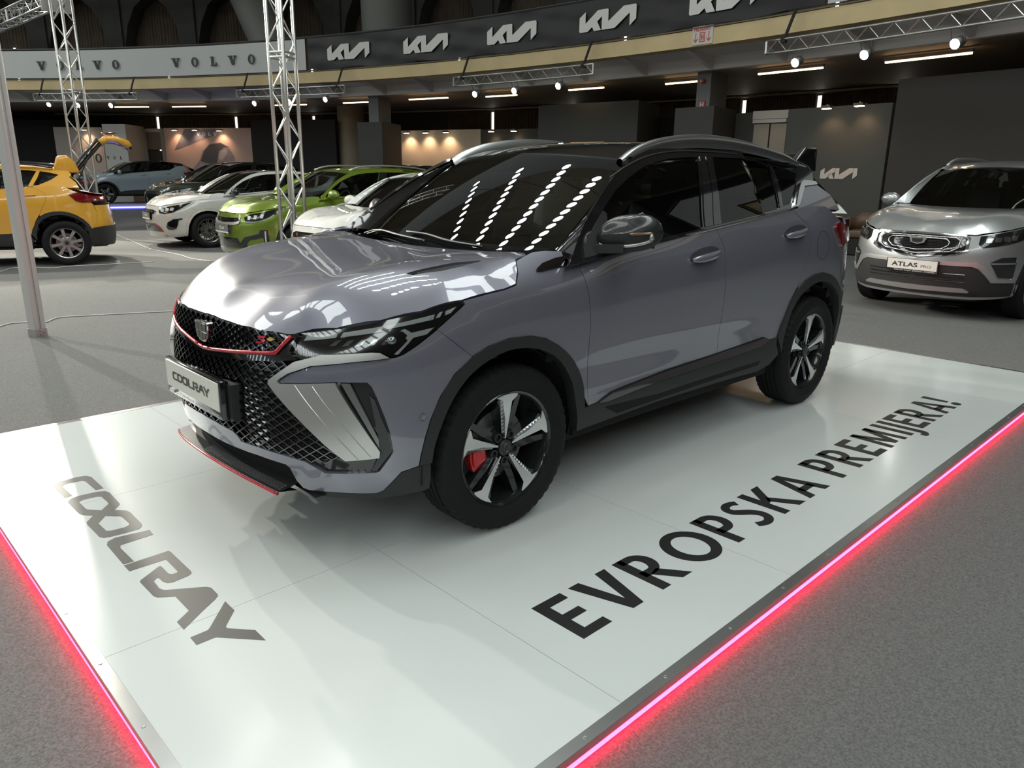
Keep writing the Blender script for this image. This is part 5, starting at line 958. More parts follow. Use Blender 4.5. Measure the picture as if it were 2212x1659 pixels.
q = MB()
for x, y in ((-.031, 0), (.031, 0)): q.box((x, y, 2.3), (.040, .098, 4.5))
q.box((0, 0, 2.3), (.03, .075, 4.5)); bevel(q.build('profile', mat('post_white', (.60, .60, .58), .35, .3), po), .004, 2)
q = MB(); q.box((0, 0, .035), (.108, .108, .07)); q.build('foot', mat('post_foot', (.40, .40, .40), .35, .6), po)
for s in (-1, 1):
    for k in range(6): q = MB(); a = math.pi*k/3; q.bar((.015*math.cos(a)*1, s*.0555, .035 + .012*math.sin(a)), (.030*math.cos(a), s*.0555, .035 + .024*math.sin(a)), .007, .003); q.build('foot_slot', mat('slot_dark', (.03, .03, .03), .5) if k % 2 else steel, po)
# cables on the carpet
for i, P in enumerate(([(.6, -9.4), (-.23, -10.0), (-.43, -10.3), (-.63, -10.22), (-.86, -9.95), (-1.08, -10.0), (-1.44, -9.95), (-1.8, -9.9), (-2.28, -9.85)], [(1.0, -5.2), (.64, -5.48), (.54, -5.58), (.4, -5.55), (.3, -5.43), (.11, -5.62), (-.18, -5.54), (-.58, -5.38), (-.9, -5.25)], [(-3.3, -19), (-3.57, -16.46), (-3.3, -14.89), (-3.1, -13.3), (-2.9, -11.8), (-2.95, -10.6), (-2.9, -9.9), (-3.0, -9.3)])):
    q = MB(); q.tube([(x, y, FZ + .006) for x, y in spl(P, 6)], .006, 5); tag(q.build('cable', mat('cable_white', (.6, .6, .58), .5), smooth=True), ('thin white cable on the carpet in front of the yellow car', 'thin white cable on the carpet passing the white post', 'thin white cable on the carpet in front of the white and green cars')[i], 'cable')
# tub chairs under the logo wall
def tub_chair(x, y, rz, label):
    o = empty('tub_chair', (x, y, FZ), rz, label, 'chair', 'tub chairs by the logo wall'); lm = mat('brown_leather', (.13, .075, .045), .45); dk = mat('chair_dark', (.012, .010, .010), .5)
    q = MB(); q.box((0, 0, .40), (.56, .52, .14)); bevel(q.build('seat', lm, o), .03)
    q = MB(); P = []
    for i in range(13):
        a = math.pi*.5 + math.pi*(i-6)/6*.55 + math.pi*.5; P.append([(.36*math.cos(a)*1.0, .36*math.sin(a), z) for z in (.42, .78 if 3 < i < 9 else .70)])
    q.grid(P); bk_ = q.build('backrest', lm, o, True); m = bk_.modifiers.new('t', 'SOLIDIFY'); m.thickness = .07
    for s in (-1, 1): q = MB(); q.box((.02, s*.35, .42), (.62, .10, .48)); bevel(q.build('armrest', dk, o), .02); q = MB(); q.box((.06, s*.35, .668), (.5, .09, .012)); q.build('arm_top', mat('arm_top_tan', (.30, .20, .12), .5), o)
    q = MB(); q.box((0, 0, .17), (.6, .6, .3)); q.build('base', dk, o)
tub_chair(-13.05, -3.95, .0, 'brown leather tub chair under the logo wall, nearer the crossover'); tub_chair(-13.0, -3.0, .15, 'brown leather tub chair under the logo wall, beside the silver car'); tub_chair(-13.0, -4.95, -.1, 'brown leather tub chair under the logo wall, hidden behind the crossover')
# ---- the display platform
PR, PLF, PFR, PBK = 1.850, 1.493, -1.80, -4.62        # side near the camera, nose end, far side, tail end
pf = empty('display_platform', (-1.5, 0, FZ), R_(.32), 'low white display platform with an aluminium edge and red glow', 'platform'); O = Vector((-1.5, 0, FZ)); Z0 = -FZ
lam = mat('white_laminate', (.60, .63, .625), .22, noise=(.9, .03, 3), coat=.3, coatr=.12); edge = mat('brushed_alu', (.62, .63, .63), .28, .95, noise=(3, .10)); ledm = mat('led_red', (1, .1, .1), .5, emit=(1, .012, .06), es=LED_E)
xs = [PLF, .512, -.497, -1.52, -2.55, -3.58, PBK]; ys = [PR, .662, -.56, PFR]; sheets = [(PLF, .512, PR, .662), (PLF, .512, .662, -.56), (PLF, .512, -.56, PFR)] + [(a, b, PR, .662) for a, b in ((.512, -.497), (-.497, -2.55), (-2.55, PBK))] + [(a, b, .662, -.56) for a, b in ((.512, -1.52), (-1.52, -3.58), (-3.58, PBK))] + [(a, b, -.56, PFR) for a, b in ((.512, -.497), (-.497, -2.55), (-2.55, PBK))]
for a, b, c, d in sheets: q = MB(); g = .0009; q.box(((a+b)/2+1.5, (c+d)/2, Z0-.009), (abs(a-b)-2*g, abs(c-d)-2*g, .018)); q.build('laminate_sheet', lam, pf)
q = MB(); q.box(((PLF+PBK)/2+1.5, (PR+PFR)/2, (Z0-.019)/2), (PLF-PBK-.02, PR-PFR-.02, Z0-.019)); q.build('platform_core', mat('core_grey', (.2, .2, .2), .7), pf)
for nm, p0, p1, nv in (('s', (PLF+.036, PR), (PBK-.036, PR), (0, 1)), ('f', (PLF, PR+.036), (PLF, PFR-.036), (1, 0)), ('t', (PLF+.036, PFR), (PBK-.036, PFR), (0, -1)), ('b', (PBK, PR+.036), (PBK, PFR-.036), (-1, 0))):
    a, b, n = Vector((p0[0]+1.5, p0[1], 0)), Vector((p1[0]+1.5, p1[1], 0)), Vector((*nv, 0)); q = MB()
    q.bar(tuple(a + n*.018 + Vector((0, 0, Z0-.001))), tuple(b + n*.018 + Vector((0, 0, Z0-.001))), .0365, .004); q.bar(tuple(a + n*.0355 + Vector((0, 0, Z0-.012))), tuple(b + n*.0355 + Vector((0, 0, Z0-.012))), .003, .022); e = q.build('edge_trim', edge, pf)
    for k in range(int((b-a).length/.36) + 1):
        c = a + (b-a).normalized()*(.12 + k*.36) + n*.018
        if (c-a).length > (b-a).length: break
        q = MB(); q.lathe([(.006, .001), (.005, .0025), (.001, .0022)], 10, 'Z', tuple(c + Vector((0, 0, Z0)))); q.build('screw', steel, e)
    q = MB(); q.bar(tuple(a + n*.030 + Vector((0, 0, .016))), tuple(b + n*.030 + Vector((0, 0, .016))), .006, .009); q.build('led_strip', ledm, pf)
for p in coolray_polys(): pass
Lp = lambda x, y, d: (x, y, d)
ct = mat('vinyl_grey', (.062, .060, .056), .5); vb_ = mat('vinyl_black', (.014, .014, .014), .4)
b = MB()
for p in coolray_polys(): b.prism(p, lambda x, y: (1.184 - y + 1.5, x, Z0 + .0008), lambda x, y: (1.184 - y + 1.5, x, Z0 - .002))
b.build('lettering', ct, pf)
def rect(x0, y0, x1, y1): return [(x0, y0), (x1, y0), (x1, y1), (x0, y1)]
def band(o, i): return [[o[k], o[k+1], i[k+1], i[k]] for k in range(len(o)-1)]
def stroke(P, w):
    P = np.array(spl(P, 6)); d = np.gradient(P, axis=0); n = np.stack([-d[:, 1], d[:, 0]], 1); n /= np.hypot(*n.T)[:, None]; w = np.interp(np.linspace(0, 1, len(P)), np.linspace(0, 1, len(w)), w)[:, None]/2
    return band([tuple(p) for p in P + n*w], [tuple(p) for p in P - n*w])
def bowl(lo): c = (1+lo)/2; h = (1-lo)/2; return [rect(.1, .84, .32, 1), rect(.1, lo, .32, lo+.16)] + band(arc(.32, c, .30, h, -90, 90, 14), arc(.32, c, .095, h-.16, -90, 90, 14))
BF = {'E': (.57, [rect(0, 0, .2, 1), rect(.2, 0, .57, .17), rect(.2, .83, .57, 1), rect(.2, .42, .52, .585)]), 'V': (.81, [[(0, 1), (.22, 1), (.405, .24), (.59, 1), (.81, 1), (.52, 0), (.29, 0)]]),
      'R': (.74, [rect(0, 0, .2, 1), [(.22, .40), (.42, .46), (.74, 0), (.50, 0)]] + bowl(.38)), 'P': (.63, [rect(0, 0, .2, 1)] + bowl(.36)), 'O': (1.0, band(arc(.5, .5, .5, .52, 0, 360, 36), arc(.5, .5, .285, .345, 0, 360, 36))),
      'S': (.58, stroke([(.52, .86), (.40, .92), (.26, .925), (.135, .84), (.13, .70), (.24, .585), (.38, .46), (.455, .32), (.43, .165), (.30, .075), (.16, .075), (.02, .145)], [.16, .155, .16, .17, .19, .2, .2, .2, .18, .165, .16, .16])),
      'K': (.80, [rect(0, 0, .2, 1), [(.2, .42), (.2, .60), (.50, 1), (.75, 1), (.33, .46)], [(.27, .50), (.40, .62), (.80, 0), (.555, 0)]]), 'A': (.84, [[(0, 0), (.21, 0), (.42, .78), (.42, 1), (.30, 1)], [(.84, 0), (.62, 0), (.42, .78), (.42, 1), (.54, 1)], rect(.2, .22, .64, .38)]),
      'M': (1.04, [[(.03, 0), (.21, 0), (.27, .8), (.24, 1), (.09, 1)], [(1.01, 0), (.83, 0), (.77, .8), (.80, 1), (.95, 1)], [(.09, 1), (.29, 1), (.52, .36), (.52, .06), (.43, .06)], [(.95, 1), (.75, 1), (.52, .36), (.52, .06), (.61, .06)]]), 'I': (.2, [rect(0, 0, .2, 1)]),
      'J': (.2, [rect(0, -.02, .2, 1)] + stroke([(.10, .0), (.085, -.12), (.0, -.19), (-.14, -.19)], [.2, .19, .17, .15])), '!': (.25, [[(.0, 1), (.24, 1), (.20, .33), (.04, .33)]] + [[(.12, .115), a_, b_] for a_, b_ in zip(arc(.12, .115, .13, .125, 0, 360, 20)[:-1], arc(.12, .115, .13, .125, 0, 360, 20)[1:])]), ' ': (.22, [])}
b = MB(); xx = 0; ch = .234; msg = 'EVROPSKA PREMIJERA!'
KX = 1.06; wtot = sum(BF[c][0]*ch*KX for c in msg); gap = (3.74 - wtot)/(len(msg)-1)
for c in msg:
    for p in BF[c][1]: b.prism(p, lambda x, y: (.364 - xx - x*ch*KX + 1.5, 1.583 - y*ch, Z0 + .0008), lambda x, y: (.364 - xx - x*ch*KX + 1.5, 1.583 - y*ch, Z0 - .002))
    xx += BF[c][0]*ch*KX + gap
b.build('lettering', vb_, pf)
# ---------------------------------------------------------------- the other cars of the show
hl_b = mat('headlight_black', (.010, .011, .012), .12, 0, .8)
def show_car(label, loc, yaw, mp, shape, style, R=.335, wheel='alloy', spokes=10, clad=None, black_roof=False, roofm=None, frame=None, rails=None, group='cars on show around the hall', h=.06, hatch=True, lm=None, mirrorm=None):
    r = empty('car', loc, R_(yaw), label, 'car', group); C = Car(r, shape, h); S = shape
    o = body(C, mp, black_roof=black_roof, roofm=roofm, frame=frame, h=h, hatch=hatch, gl=glass('show_side_glass', (.30, .33, .33)), gw=glass('show_windscreen', (.55, .60, .58)), cladding=False)
    cm = clad or mp
    C.panel('front_arch_trim', 'belt', ARCH_O + ARCH_I, cm, both=True, off=.004, flange=.05, h=h); C.panel('rear_arch_trim', 'belt', ARCHR_O + ARCHR_I[::-1], cm, both=True, off=.004, flange=.05, h=h)
    C.panel('sill_cladding', 'belt', SILL_T + [(3.60,.46),(3.640,.392)] + SILL_B[::-1][1:] + [(1.852,.359),(1.872,.40),(1.890,.428)], cm, both=True, off=.003, flange=.04, h=h)
    C.panel('hood', 'hood', o['hood'], mp, sym=True, h=h)
    bp = C.panel('front_bumper', 'belt', [(0,.22),(.6,.22),(.9,.24),(1.05,.262),(1.07,.382),(1.019,.378)] + ARCH_O[1:7] + [(1.169,.825),(1.109,.874),(1.191,.926),(1.226,.95),(1.228,.962),(1.061,.934),(.897,.908),(.73,.882),(.56,.853),(.53,.850),(.391,.849),(.26,.852),(.087,.854),(0,.856)], mp, sym=True, h=h)
    C.panel('tail_light', 'belt', [(4.192,1.10),(4.24,1.128),(4.35,1.130),(4.62,1.08),(4.95,1.06),(4.95,1.00),(4.60,.98),(4.40,.975),(4.30,1.0)], tailr, both=True, off=.012, flange=.03)
    C.panel('rear_low_trim', 'belt', [(4.45,.30),(4.45,.52),(4.54,.58),(4.75,.60),(5.548,.60),(5.548,.28)], clad or mblack, both=True, off=.014, flange=.05)
    C.panel('c_pillar', 'side', [(-2.30,1.232),(-2.60,1.378),(-2.63,1.385),(-2.79,1.38),(-2.90,1.29),(-2.94,1.20),(-2.34,1.215)], frame if frame else mp, both=True, off=.010, flange=.03)
    C.panel('door_pillar', 'side', [(-1.515,1.503),(-1.648,1.505),(-1.606,1.405),(-1.56,1.265),(-1.522,1.172),(-1.345,1.160),(-1.433,1.363)], gblack, both=True, off=.004, flange=.006)
    for sg in (1, -1): tube_on(C, 'belt', [(sg*a, b+.002) for a, b in BELT], .006, .001, 5, 3).build('belt_strip', chrome if style in ('suv', 'crossover') else mblack, r, True)
    for u0, z0 in ((2.76, 1.030), (3.62, 1.085)):
        for sg in (1, -1): MB().tube([tuple(C.at('belt', [sg*(u0 + .11*t_)], [z0 + .01*t_], .010 + .02*(1-t_**2))[0]) for t_ in np.linspace(-1, 1, 8)], .012, 6).build('door_handle', mp, r, True)
    mm = mirrorm or mp
    for sg in (1, -1):
        c = S.warp(np.array([-.50, sg*.99, 1.14])); q = MB(); q.sphere(tuple(c), (.075, .12, .075), 16, 10); q.bar((c[0]-.01, sg*.78, c[2]-.05), (c[0], sg*.92, c[2]-.03), .09, .03); q.build('mirror', mm, r, True)
    if rails:
        for sg in (1, -1):
            P = [(-1.0,1.53),(-1.15,1.58),(-1.5,1.61),(-1.9,1.605),(-2.3,1.575),(-2.55,1.53)]; q = np.array(spl(P, 3)); MB().tube([tuple(S.warp(np.array([x, sg*.60, z]))) for x, z in q], .020, 6, sq=.8).build('roof_rail', rails, r, True)
    # nose
    ov = dict(both=True, off=.006, flange=.012, inset=0); so = dict(sym=True, off=.006, flange=.012, inset=0)
    if style == 'hatch':
        a, b = C.panel('headlight', 'belt', [(.50,.775),(.53,.715),(.66,.70),(.82,.735),(.95,.80),(1.07,.875),(1.20,.945),(1.02,.90),(.80,.86),(.62,.82)], hl_b, **ov)
        for k in range(3): C.panel('lamp_lens', 'belt', [(.57+k*.10,.745+k*.012),(.63+k*.10,.742+k*.012),(.655+k*.10,.80+k*.012),(.585+k*.10,.81+k*.01)], drlw, a, both=b, off=.010, flange=.006, inset=0)
        g = C.panel('grille', 'belt', [(0,.775),(.30,.775),(.42,.745),(.40,.70),(.25,.685),(0,.675)], gblack, **so); C.panel('grille_bar', 'belt', [(0,.742),(.34,.742),(.36,.728),(0,.726)], chrome, g, sym=True, off=.012, flange=.01, inset=0)
        lg = C.panel('lower_grille', 'belt', [(0,.50),(.36,.50),(.50,.42),(.56,.345),(0,.335)], gblack, **so); tube_on(C, 'belt', [(-.57,.345),(-.50,.43),(-.37,.505)], .010, .010, 5).build('red_accent', redgl, lg); tube_on(C, 'belt', [(.57,.345),(.50,.43),(.37,.505)], .010, .010, 5).build('red_accent', redgl, lg)
        C.panel('air_intake', 'belt', [(.66,.44),(.70,.53),(.82,.60),(.98,.625),(.99,.60),(.92,.58),(.90,.50),(.86,.41),(.78,.385),(.70,.39)], gblack, **ov)
        pz = .585
    elif style == 'crossover':
        a, b = C.panel('headlight', 'belt', [(.56,.80),(.60,.72),(.78,.73),(.96,.79),(1.10,.87),(1.26,.965),(1.05,.925),(.85,.875),(.68,.85)], hl_b, **ov)
        for k in range(3): C.panel('lamp_lens', 'belt', [(.63+k*.10,.765+k*.014),(.67+k*.10,.760+k*.014),(.69+k*.10,.815+k*.014),(.64+k*.10,.825+k*.012)], drlw, a, both=b, off=.010, flange=.006, inset=0)
        g = C.panel('grille', 'belt', [(0,.775),(.36,.785),(.49,.80),(.48,.74),(.40,.72),(0,.70)], gblack, **so); C.panel('grille_chrome', 'belt', [(0,.70),(.40,.722),(.485,.745),(.47,.70),(.36,.675),(0,.655)], satin, g, sym=True, off=.016, flange=.02, inset=0)
        C.panel('lower_grille', 'belt', [(0,.48),(.40,.48),(.46,.40),(.44,.33),(0,.32)], gblack, **so)
        C.panel('bumper_cladding', 'belt', [(.47,.29),(.47,.42),(.56,.50),(.80,.56),(.82,.62),(.93,.62),(.95,.40),(.92,.33),(.87,.33),(.86,.50),(.64,.455),(.58,.40),(.58,.30)], mblack, **ov)
        C.panel('fog_strip', 'belt', [(.885,.60),(.905,.60),(.905,.38),(.885,.38)], drlw, both=True, off=.018, flange=.01, inset=0); C.panel('front_skid', 'belt', [(0,.30),(.55,.29),(.56,.24),(0,.22)], satin, **so)
        pz = .585
    elif style == 'suv':                                    # wide shield grille, boomerang silver lower trim
        a, b = C.panel('headlight', 'belt', [(.585,.845),(.575,.77),(.62,.735),(.85,.775),(1.02,.815),(1.10,.90),(1.06,.925),(.86,.895)], hl_b, **ov)
        for k in range(4): C.panel('lamp_lens', 'belt', [(.63+k*.085,.785+k*.008),(.69+k*.085,.785+k*.008),(.705+k*.085,.83+k*.010),(.635+k*.085,.83+k*.010)], lamp_in, a, both=b, off=.010, flange=.006, inset=.003)
        shield = lambda w, zt, zs, zb: [(0, zt), (w*.9, zt-.004), (w, zt-.03), (w*.985, zs), (w*.80, zs-.04), (0, zb)]
        si = shield(.472, .842, .705, .618); sf = si + [(-x, z) for x, z in si[::-1] if x]; g = C.panel('grille_frame', 'belt', shield(.50, .858, .70, .60), chrome, sym=True, off=.016, flange=.03, inset=0, holes=[sf]); C.panel('grille', 'belt', shield(.480, .846, .703, .612), gblack, g, sym=True, off=.006, flange=0, inset=0)
        for w, zt, zs, zb in ((.41, .825, .725, .648), (.315, .806, .745, .682)):
            P = shield(w, zt, zs, zb); P = P + [(-x, z) for x, z in P[::-1] if x]; P = resample(P, .05); MB().tube([tuple(p) for p in C.at('belt', P[:, 0], P[:, 1], .020)], .006, 6, closed=True).build('chrome_outline', chrome, g, True)
        for k in range(7): MB().tube([tuple(p) for p in C.at('belt', np.linspace(-.27+k*.015, .27-k*.015, 12), np.full(12, .795-k*.015), .013)], .003, 4).build('grille_bar', dchrome, g)
        em = MB(); ex = C.at('belt', [0.], [.775], 0)[0]; em.prism([(-.085,.03),(-.08,.04),(.08,.04),(.085,.03),(.07,-.018),(0,-.036),(-.07,-.018)], lambda y, z: (ex[0]+.035, y, ex[2]+z), lambda y, z: (ex[0], y, ex[2]+z)); e_ = em.build('emblem', chrome, g)
        em = MB(); em.prism([(-.06,.026),(.06,.026),(.052,-.012),(0,-.024),(-.052,-.012)], lambda y, z: (ex[0]+.038, y, ex[2]+z), lambda y, z: (ex[0]+.03, y, ex[2]+z)); em.build('emblem_field', dchrome, e_)
        C.panel('bumper_black', 'belt', [(0,.575),(.56,.575),(.64,.50),(.74,.415),(.95,.405),(1.0,.40),(1.0,.27),(.55,.25),(0,.25)], mblack, **so)
        C.panel('boomerang_trim', 'belt', [(0,.588),(.58,.592),(.66,.565),(.78,.440),(.955,.436),(.965,.60),(.955,.62),(.985,.62),(.985,.405),(.74,.405),(.62,.530),(.545,.555),(0,.552)], satin, sym=True, off=.014, flange=.03, inset=0)
        C.panel('corner_intake', 'belt', [(.70,.60),(.80,.65),(.955,.655),(.955,.45),(.80,.455)], gblack, both=True, off=.008, flange=.0, inset=0); C.panel('intake_bar', 'belt', [(.70,.597),(.945,.602),(.945,.588),(.715,.583)], satin, both=True, off=.016, flange=.01, inset=0)
        for k in range(3): MB().tube([tuple(p) for p in C.at('belt', np.linspace(-.5, .5, 16), np.full(16, .47-k*.035), .010)], .005, 4).build('lower_slat', gblack, bp)
        C.panel('front_skid', 'belt', [(0,.335),(.50,.335),(.56,.31),(.55,.295),(0,.285)], satin, sym=True, off=.02, flange=.02, inset=0)
        pz = .55
    elif style == 'ev':
        C.panel('headlight', 'belt', [(.52,.80),(.54,.74),(.80,.76),(1.0,.80),(1.0,.84),(.80,.84)], hl_b, **ov); C.panel('lower_grille', 'belt', [(0,.42),(.6,.42),(.66,.30),(0,.30)], mblack, **so); pz = .5
    else:                                                   # big SUV nose: wide mesh with boomerang lamps
        C.panel('grille', 'belt', [(0,.80),(.50,.80),(.62,.72),(.56,.60),(.4,.52),(0,.50)], gblack, **so); a, b = C.panel('headlight', 'belt', [(.62,.72),(.56,.80),(.78,.86),(1.02,.90),(.90,.80),(.80,.70),(.66,.66)], hl_b, **ov)
        C.panel('running_light', 'belt', [(.52,.815),(.80,.88),(.80,.868),(.56,.80),(.60,.72),(.585,.72)], drlw, both=True, off=.012, flange=.01, inset=0); C.panel('lower_grille', 'belt', [(0,.46),(.5,.46),(.6,.32),(0,.32)], mblack, **so); pz = .47
    px_ = float(C.at('belt', [.26], [pz/shape.p[2]], 0)[0, 0]) + .035
    q = MB(); q.box((px_-.02, 0, pz), (.05, .54, .135)); ph = q.build('plate_holder', gblack, r)
    pmat = mat('plate_grey', (.16, .16, .16), .5) if style in ('hatch', 'crossover', 'big', 'ev') else mat('plate_white', (.66, .65, .60), .45)
    q = MB(); q.box((px_+.004, 0, pz+.01), (.006, .52, .105)); np_ = q.build('number_plate', pmat, ph)
    if style in ('hatch', 'crossover'):
        t = text_obj('plate_lettering', {'hatch': 'Ceed', 'crossover': 'XCeed'}[style], .05, white, ph, width=.17 if style == 'hatch' else .19, bold=.02); t.matrix_local = Matrix(((0, 0, 1, px_+.008), (1, 0, 0, -.09), (0, 1, 0, pz-.01), (0, 0, 0, 1)))
        q = MB(); q.box((px_+.006, 0, pz-.052), (.004, .52, .022)); q.build('plate_strip', white, ph)
    if style == 'suv':
        t = text_obj('plate_lettering', 'ATLAS', .046, mat('plate_ink', (.02, .02, .02), .5), ph, width=.275, bold=.025); t.matrix_local = Matrix(((0, 0, 1, px_+.008), (1, 0, 0, -.215), (0, 1, 0, pz-.014), (0, 0, 0, 1)))
        t = text_obj('plate_lettering', 'PRO', .030, mat('plate_ink_grey', (.09, .09, .09), .5), ph, width=.105); t.matrix_local = Matrix(((0, 0, 1, px_+.008), (1, 0, 0, .095), (0, 1, 0, pz-.014), (0, 0, 0, 1)))
        t = text_obj('plate_small_print', 'Geely centar Beograd   geelysrb.com   011/4044222', .012, white, ph, width=.42); t.matrix_local = Matrix(((0, 0, 1, px_+.006), (1, 0, 0, -.18), (0, 1, 0, pz-.060), (0, 0, 0, 1)))
    # wheels
    sx = shape.p[0]; wb = {'alloy': (mat('wheel_alloy', (.45, .45, .45), .3, .9), mat('wheel_alloy', (.45, .45, .45), .3, .9)), 'mesh': (mat('wheel_dark', (.10, .10, .10), .3, .8), mat('wheel_mesh', (.30, .30, .30), .3, .9)), 'aero': (mat('wheel_black', (.02, .02, .02), .4), mat('wheel_bright', (.6, .6, .6), .3, .9))}[wheel]
    for x in (0, -2.6*sx):
        for sg in (1, -1): make_wheel('wheel', r, (x, sg*.775*shape.p[1], R), sg, R=R, rim=R*.66, style=wheel, spokes=spokes, cols=wb)
    return r, C
wp = mat('white_paint', (.62, .62, .60), .22, .0, 1.0); gp = mat('green_paint', (.17, .25, .022), .30, .45, 1.0); yp = mat('yellow_paint', (.72, .36, .035), .28, 0, 1.0); sp_ = mat('silver_paint', (.44, .46, .47), .30, .7, 1.0); dg = mat('dark_green_paint', (.045, .055, .045), .28, .5, 1.0)
lb = mat('pale_blue_paint', (.32, .40, .45), .28, .1, 1.0); dk = mat('dark_grey_paint', (.05, .055, .065), .28, .4, 1.0); bk_p = mat('black_paint', (.012, .012, .014), .2, 0, 1.0)
show_car('silver sport utility car with white plate facing the camera at the right', (-7.70, .08, FZ), -5.0, sp_, Shape(1.04, 1.02, 1.05, 1.06), 'suv', R=.36, rails=satin, clad=mblack, h=.05, frame=sp_)
show_car('white hatchback with dark roof and multi-spoke wheels, between the dark green and lime green cars', (-3.95, -12.35, FZ), -5.0, wp, Shape(1.0, 1.0, .905, .92), 'hatch', R=.325, wheel='mesh', spokes=10, roofm=gblack, frame=wp, mirrorm=gblack)
show_car('lime green crossover with silver roof rails behind the truss tower', (-3.78, -8.55, FZ), -3.0, gp, Shape(1.0, 1.01, .96, .93), 'crossover', R=.34, clad=mblack, frame=gp, rails=satin)
show_car('white hatchback whose bonnet shows just behind the grey crossover bonnet', (-3.5, -5.7, FZ), 0.0, wp, Shape(.93, .95, .92, .90), 'hatch', R=.31, frame=wp)
show_car('dark green sport utility car behind the white hatchback with dark roof', (-5.74, -17.48, FZ), 6.0, dg, Shape(1.04, 1.03, 1.02, 1.03), 'big', R=.36, black_roof=True, clad=mblack)
show_car('pale blue electric car with black roof on the blue lit stage', (-6.76, -28.12, .10), -6.1, lb, Shape(.98, 1.0, .98, .93), 'ev', R=.35, wheel='aero', spokes=5, black_roof=True, clad=mblack)
show_car('black car with only its roof showing beyond the green crossover', (-9.8, -15.2, FZ), 10, bk_p, Shape(1.02, 1, 1.02, 1.0), 'big', R=.35, black_roof=True)
show_car('black car with only its roof showing beyond the dark green car', (-7.6, -21.2, FZ), 8, bk_p, Shape(1.04, 1, 1.04, 1.0), 'big', R=.35, black_roof=True)
show_car('dark grey car standing behind the open tailgate of the yellow car', (-1.15, -21.3, FZ), -24, dk, Shape(1.0, 1, 1.0, .98), 'big', R=.35)
yr, yC = show_car('yellow small crossover with its tailgate open, seen from behind at the left', (YX, YY, FZ), YYAW, yp, Shape(.98, .99, .96, .90, ro=.80), 'crossover', R=.335, spokes=8, clad=mblack, frame=yp, rails=gblack, hatch=False)
YS = yC.S
hp = [(-2.80,1.50),(-2.95,1.60),(-3.15,1.80),(-3.38,2.02),(-3.52,2.10),(-3.72,2.09),(-3.92,2.02),(-3.97,1.95)]
def hat(i0, i1, w, m, nm, th, dz=0.):
    q = MB(); q.grid([[tuple(YS.warp(np.array([x, y*(w - .08*abs(k/(len(hp)-1)-.5)), z - .03*(abs(y))**2 + dz]))) for y in np.linspace(-1, 1, 9)] for k, (x, z) in list(enumerate(hp))[i0:i1]]); o = q.build(nm, m, yr, True); md = o.modifiers.new('thick', 'SOLIDIFY'); md.thickness = th; md.offset = -1; return o
hat(0, 4, .60, gblack, 'tailgate_glass', .03, .01); hat(3, 8, .64, yp, 'tailgate', .09); hat(0, 8, .57, mblack, 'tailgate_lining', .04, -.05)
q = MB(); q.prism([(-2.55,1.50),(-2.62,1.72),(-2.80,1.74),(-2.93,1.62),(-2.99,1.45),(-2.80,1.44)], lambda x, z: tuple(YS.warp(np.array([x, .60, z]))), lambda x, z: tuple(YS.warp(np.array([x, -.60, z])))); bevel(q.build('spoiler', yp, yr), .03, 3)
for sg in (1, -1):
    q = MB(); q.tube([tuple(YS.warp(np.array([-2.95, sg*.56, 1.35]))), tuple(YS.warp(np.array([-3.25, sg*.56, 1.85])))], .012, 6); q.build('gas_strut', mblack, yr)
q = MB(); q.sphere(tuple(YS.warp(np.array([-3.58, .45, 2.115]))), (.12, .10, .02), 12, 6); q.build('tailgate_lamp', tailr, yr, True)
# blue-lit stage under the pale blue car
st = empty('car_stage', (-8.0, -27.95, FZ), R_(-6), 'low pale stage with a blue light strip under the pale blue car', 'stage'); q = MB(); q.box((0, .3, .0775), (5.6, 2.6, .155)); q.build('deck', mat('stage_pale', (.45, .45, .55), .4), st)
q = MB(); q.box((0, 1.61, .06), (5.6, .02, .05)); q.build('blue_strip', mat('led_blue', (.1, .12, 1), .5, emit=(.10, .10, 1.0), es=9), st)
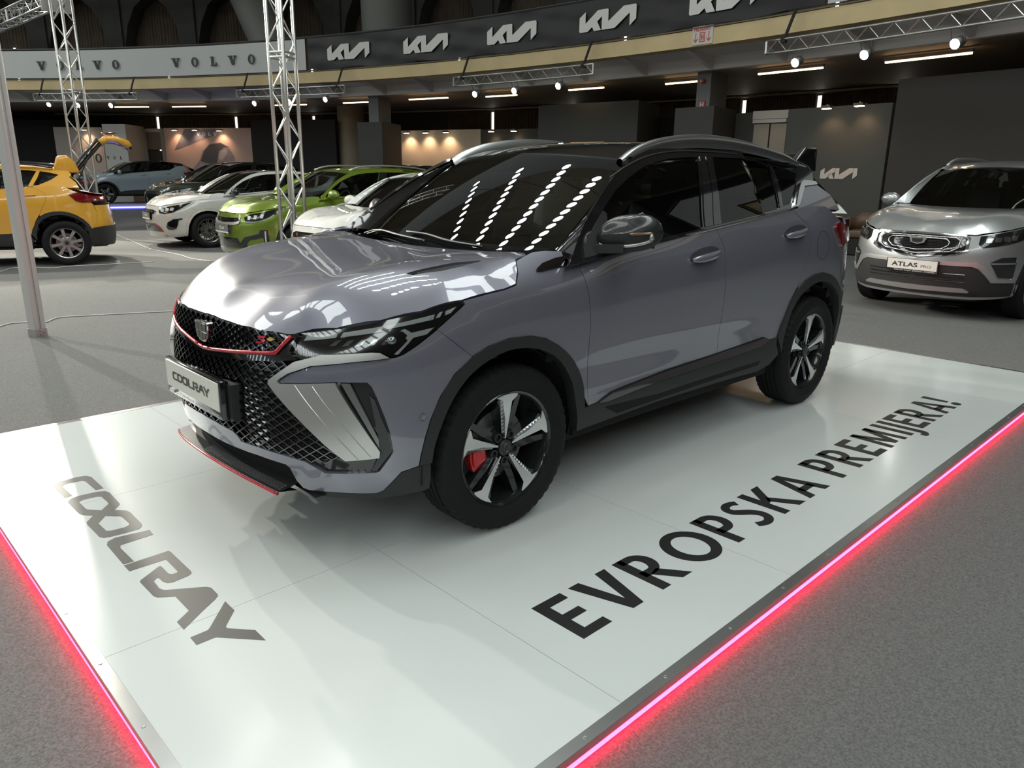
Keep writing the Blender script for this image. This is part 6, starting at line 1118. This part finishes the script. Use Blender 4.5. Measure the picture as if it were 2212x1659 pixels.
# ---- a visitor beyond the pale blue car
def person(x, y, z, rz, label, skin=(.30, .12, .085), top=(.02, .018, .02), hair=(.03, .018, .012)):
    o = empty('person', (x, y, z), rz, label, 'person'); V = [(0,0,.93),(0,0,1.15),(0,0,1.36),(.01,0,1.47),(.02,0,1.55),(.03,0,1.66),(0,.17,1.38),(.02,.23,1.12),(.16,.20,.92),(.24,.19,.90),(0,-.17,1.38),(.02,-.23,1.12),(.16,-.20,.92),(.24,-.19,.90),(0,.10,.88),(.02,.11,.50),(0,.12,.08),(.12,.13,.03),(0,-.10,.88),(.02,-.11,.50),(0,-.12,.08),(.12,-.13,.03)]
    E = [(0,1),(1,2),(2,3),(3,4),(4,5),(2,6),(6,7),(7,8),(8,9),(2,10),(10,11),(11,12),(12,13),(0,14),(14,15),(15,16),(16,17),(0,18),(18,19),(19,20),(20,21)]
    Rd = [.15,.14,.16,.06,.085,.085,.07,.05,.038,.035,.07,.05,.038,.035,.09,.065,.045,.045,.09,.065,.045,.045]
    me = bpy.data.meshes.new('body'); me.from_pydata(V, E, []); b = bpy.data.objects.new('body', me); COL.objects.link(b); b.parent = o
    sk = b.modifiers.new('skin', 'SKIN'); 
    for i, rr_ in enumerate(Rd): me.skin_vertices[0].data[i].radius = (rr_, rr_*(1.15 if i < 3 else 1))
    me.skin_vertices[0].data[0].use_root = True; ss = b.modifiers.new('s', 'SUBSURF'); ss.levels = 2; ss.render_levels = 2; me.materials.append(mat('cloth_dark', top, .8))
    q = MB(); q.sphere((.035, 0, 1.62), (.098, .080, .122), 16, 12); q.sphere((.135, 0, 1.615), (.018, .016, .025), 8, 6)
    for s in (-1, 1): q.sphere((.035, s*.083, 1.615), (.02, .012, .03), 8, 6)
    h = q.build('head', mat('skin_ruddy', skin, .55), o, True)
    q = MB(); q.sphere((.012, 0, 1.665), (.100, .088, .092), 14, 10); q.build('hair', mat('hair_dark', hair, .7), h, True)
    for s in (-1, 1): q = MB(); q.sphere((.125, s*.032, 1.635), (.008, .012, .007), 8, 5); q.build('eye', mat('eye_dark', (.02, .02, .02), .3), h, True)
    q = MB(); q.sphere((.128, 0, 1.565), (.008, .026, .006), 8, 5); q.build('mouth', mat('lip', (.25, .06, .05), .5), h, True)
    for s in (-1, 1):
        for k in range(5): q = MB(); q.tube([(.24, s*(.19 + .012*(k-2)), .90), (.29 - (.02 if k in (0, 4) else 0), s*(.19 + .014*(k-2)), .885), (.315 - (.03 if k in (0, 4) else 0), s*(.19 + .013*(k-2)), .86)], .008, 5); q.build('finger', mat('skin_ruddy', skin, .55), o, True)
    return o
person(-6.4, -30.4, FZ, .6, 'person with a ruddy face and dark jacket standing beyond the pale blue car')
hero()
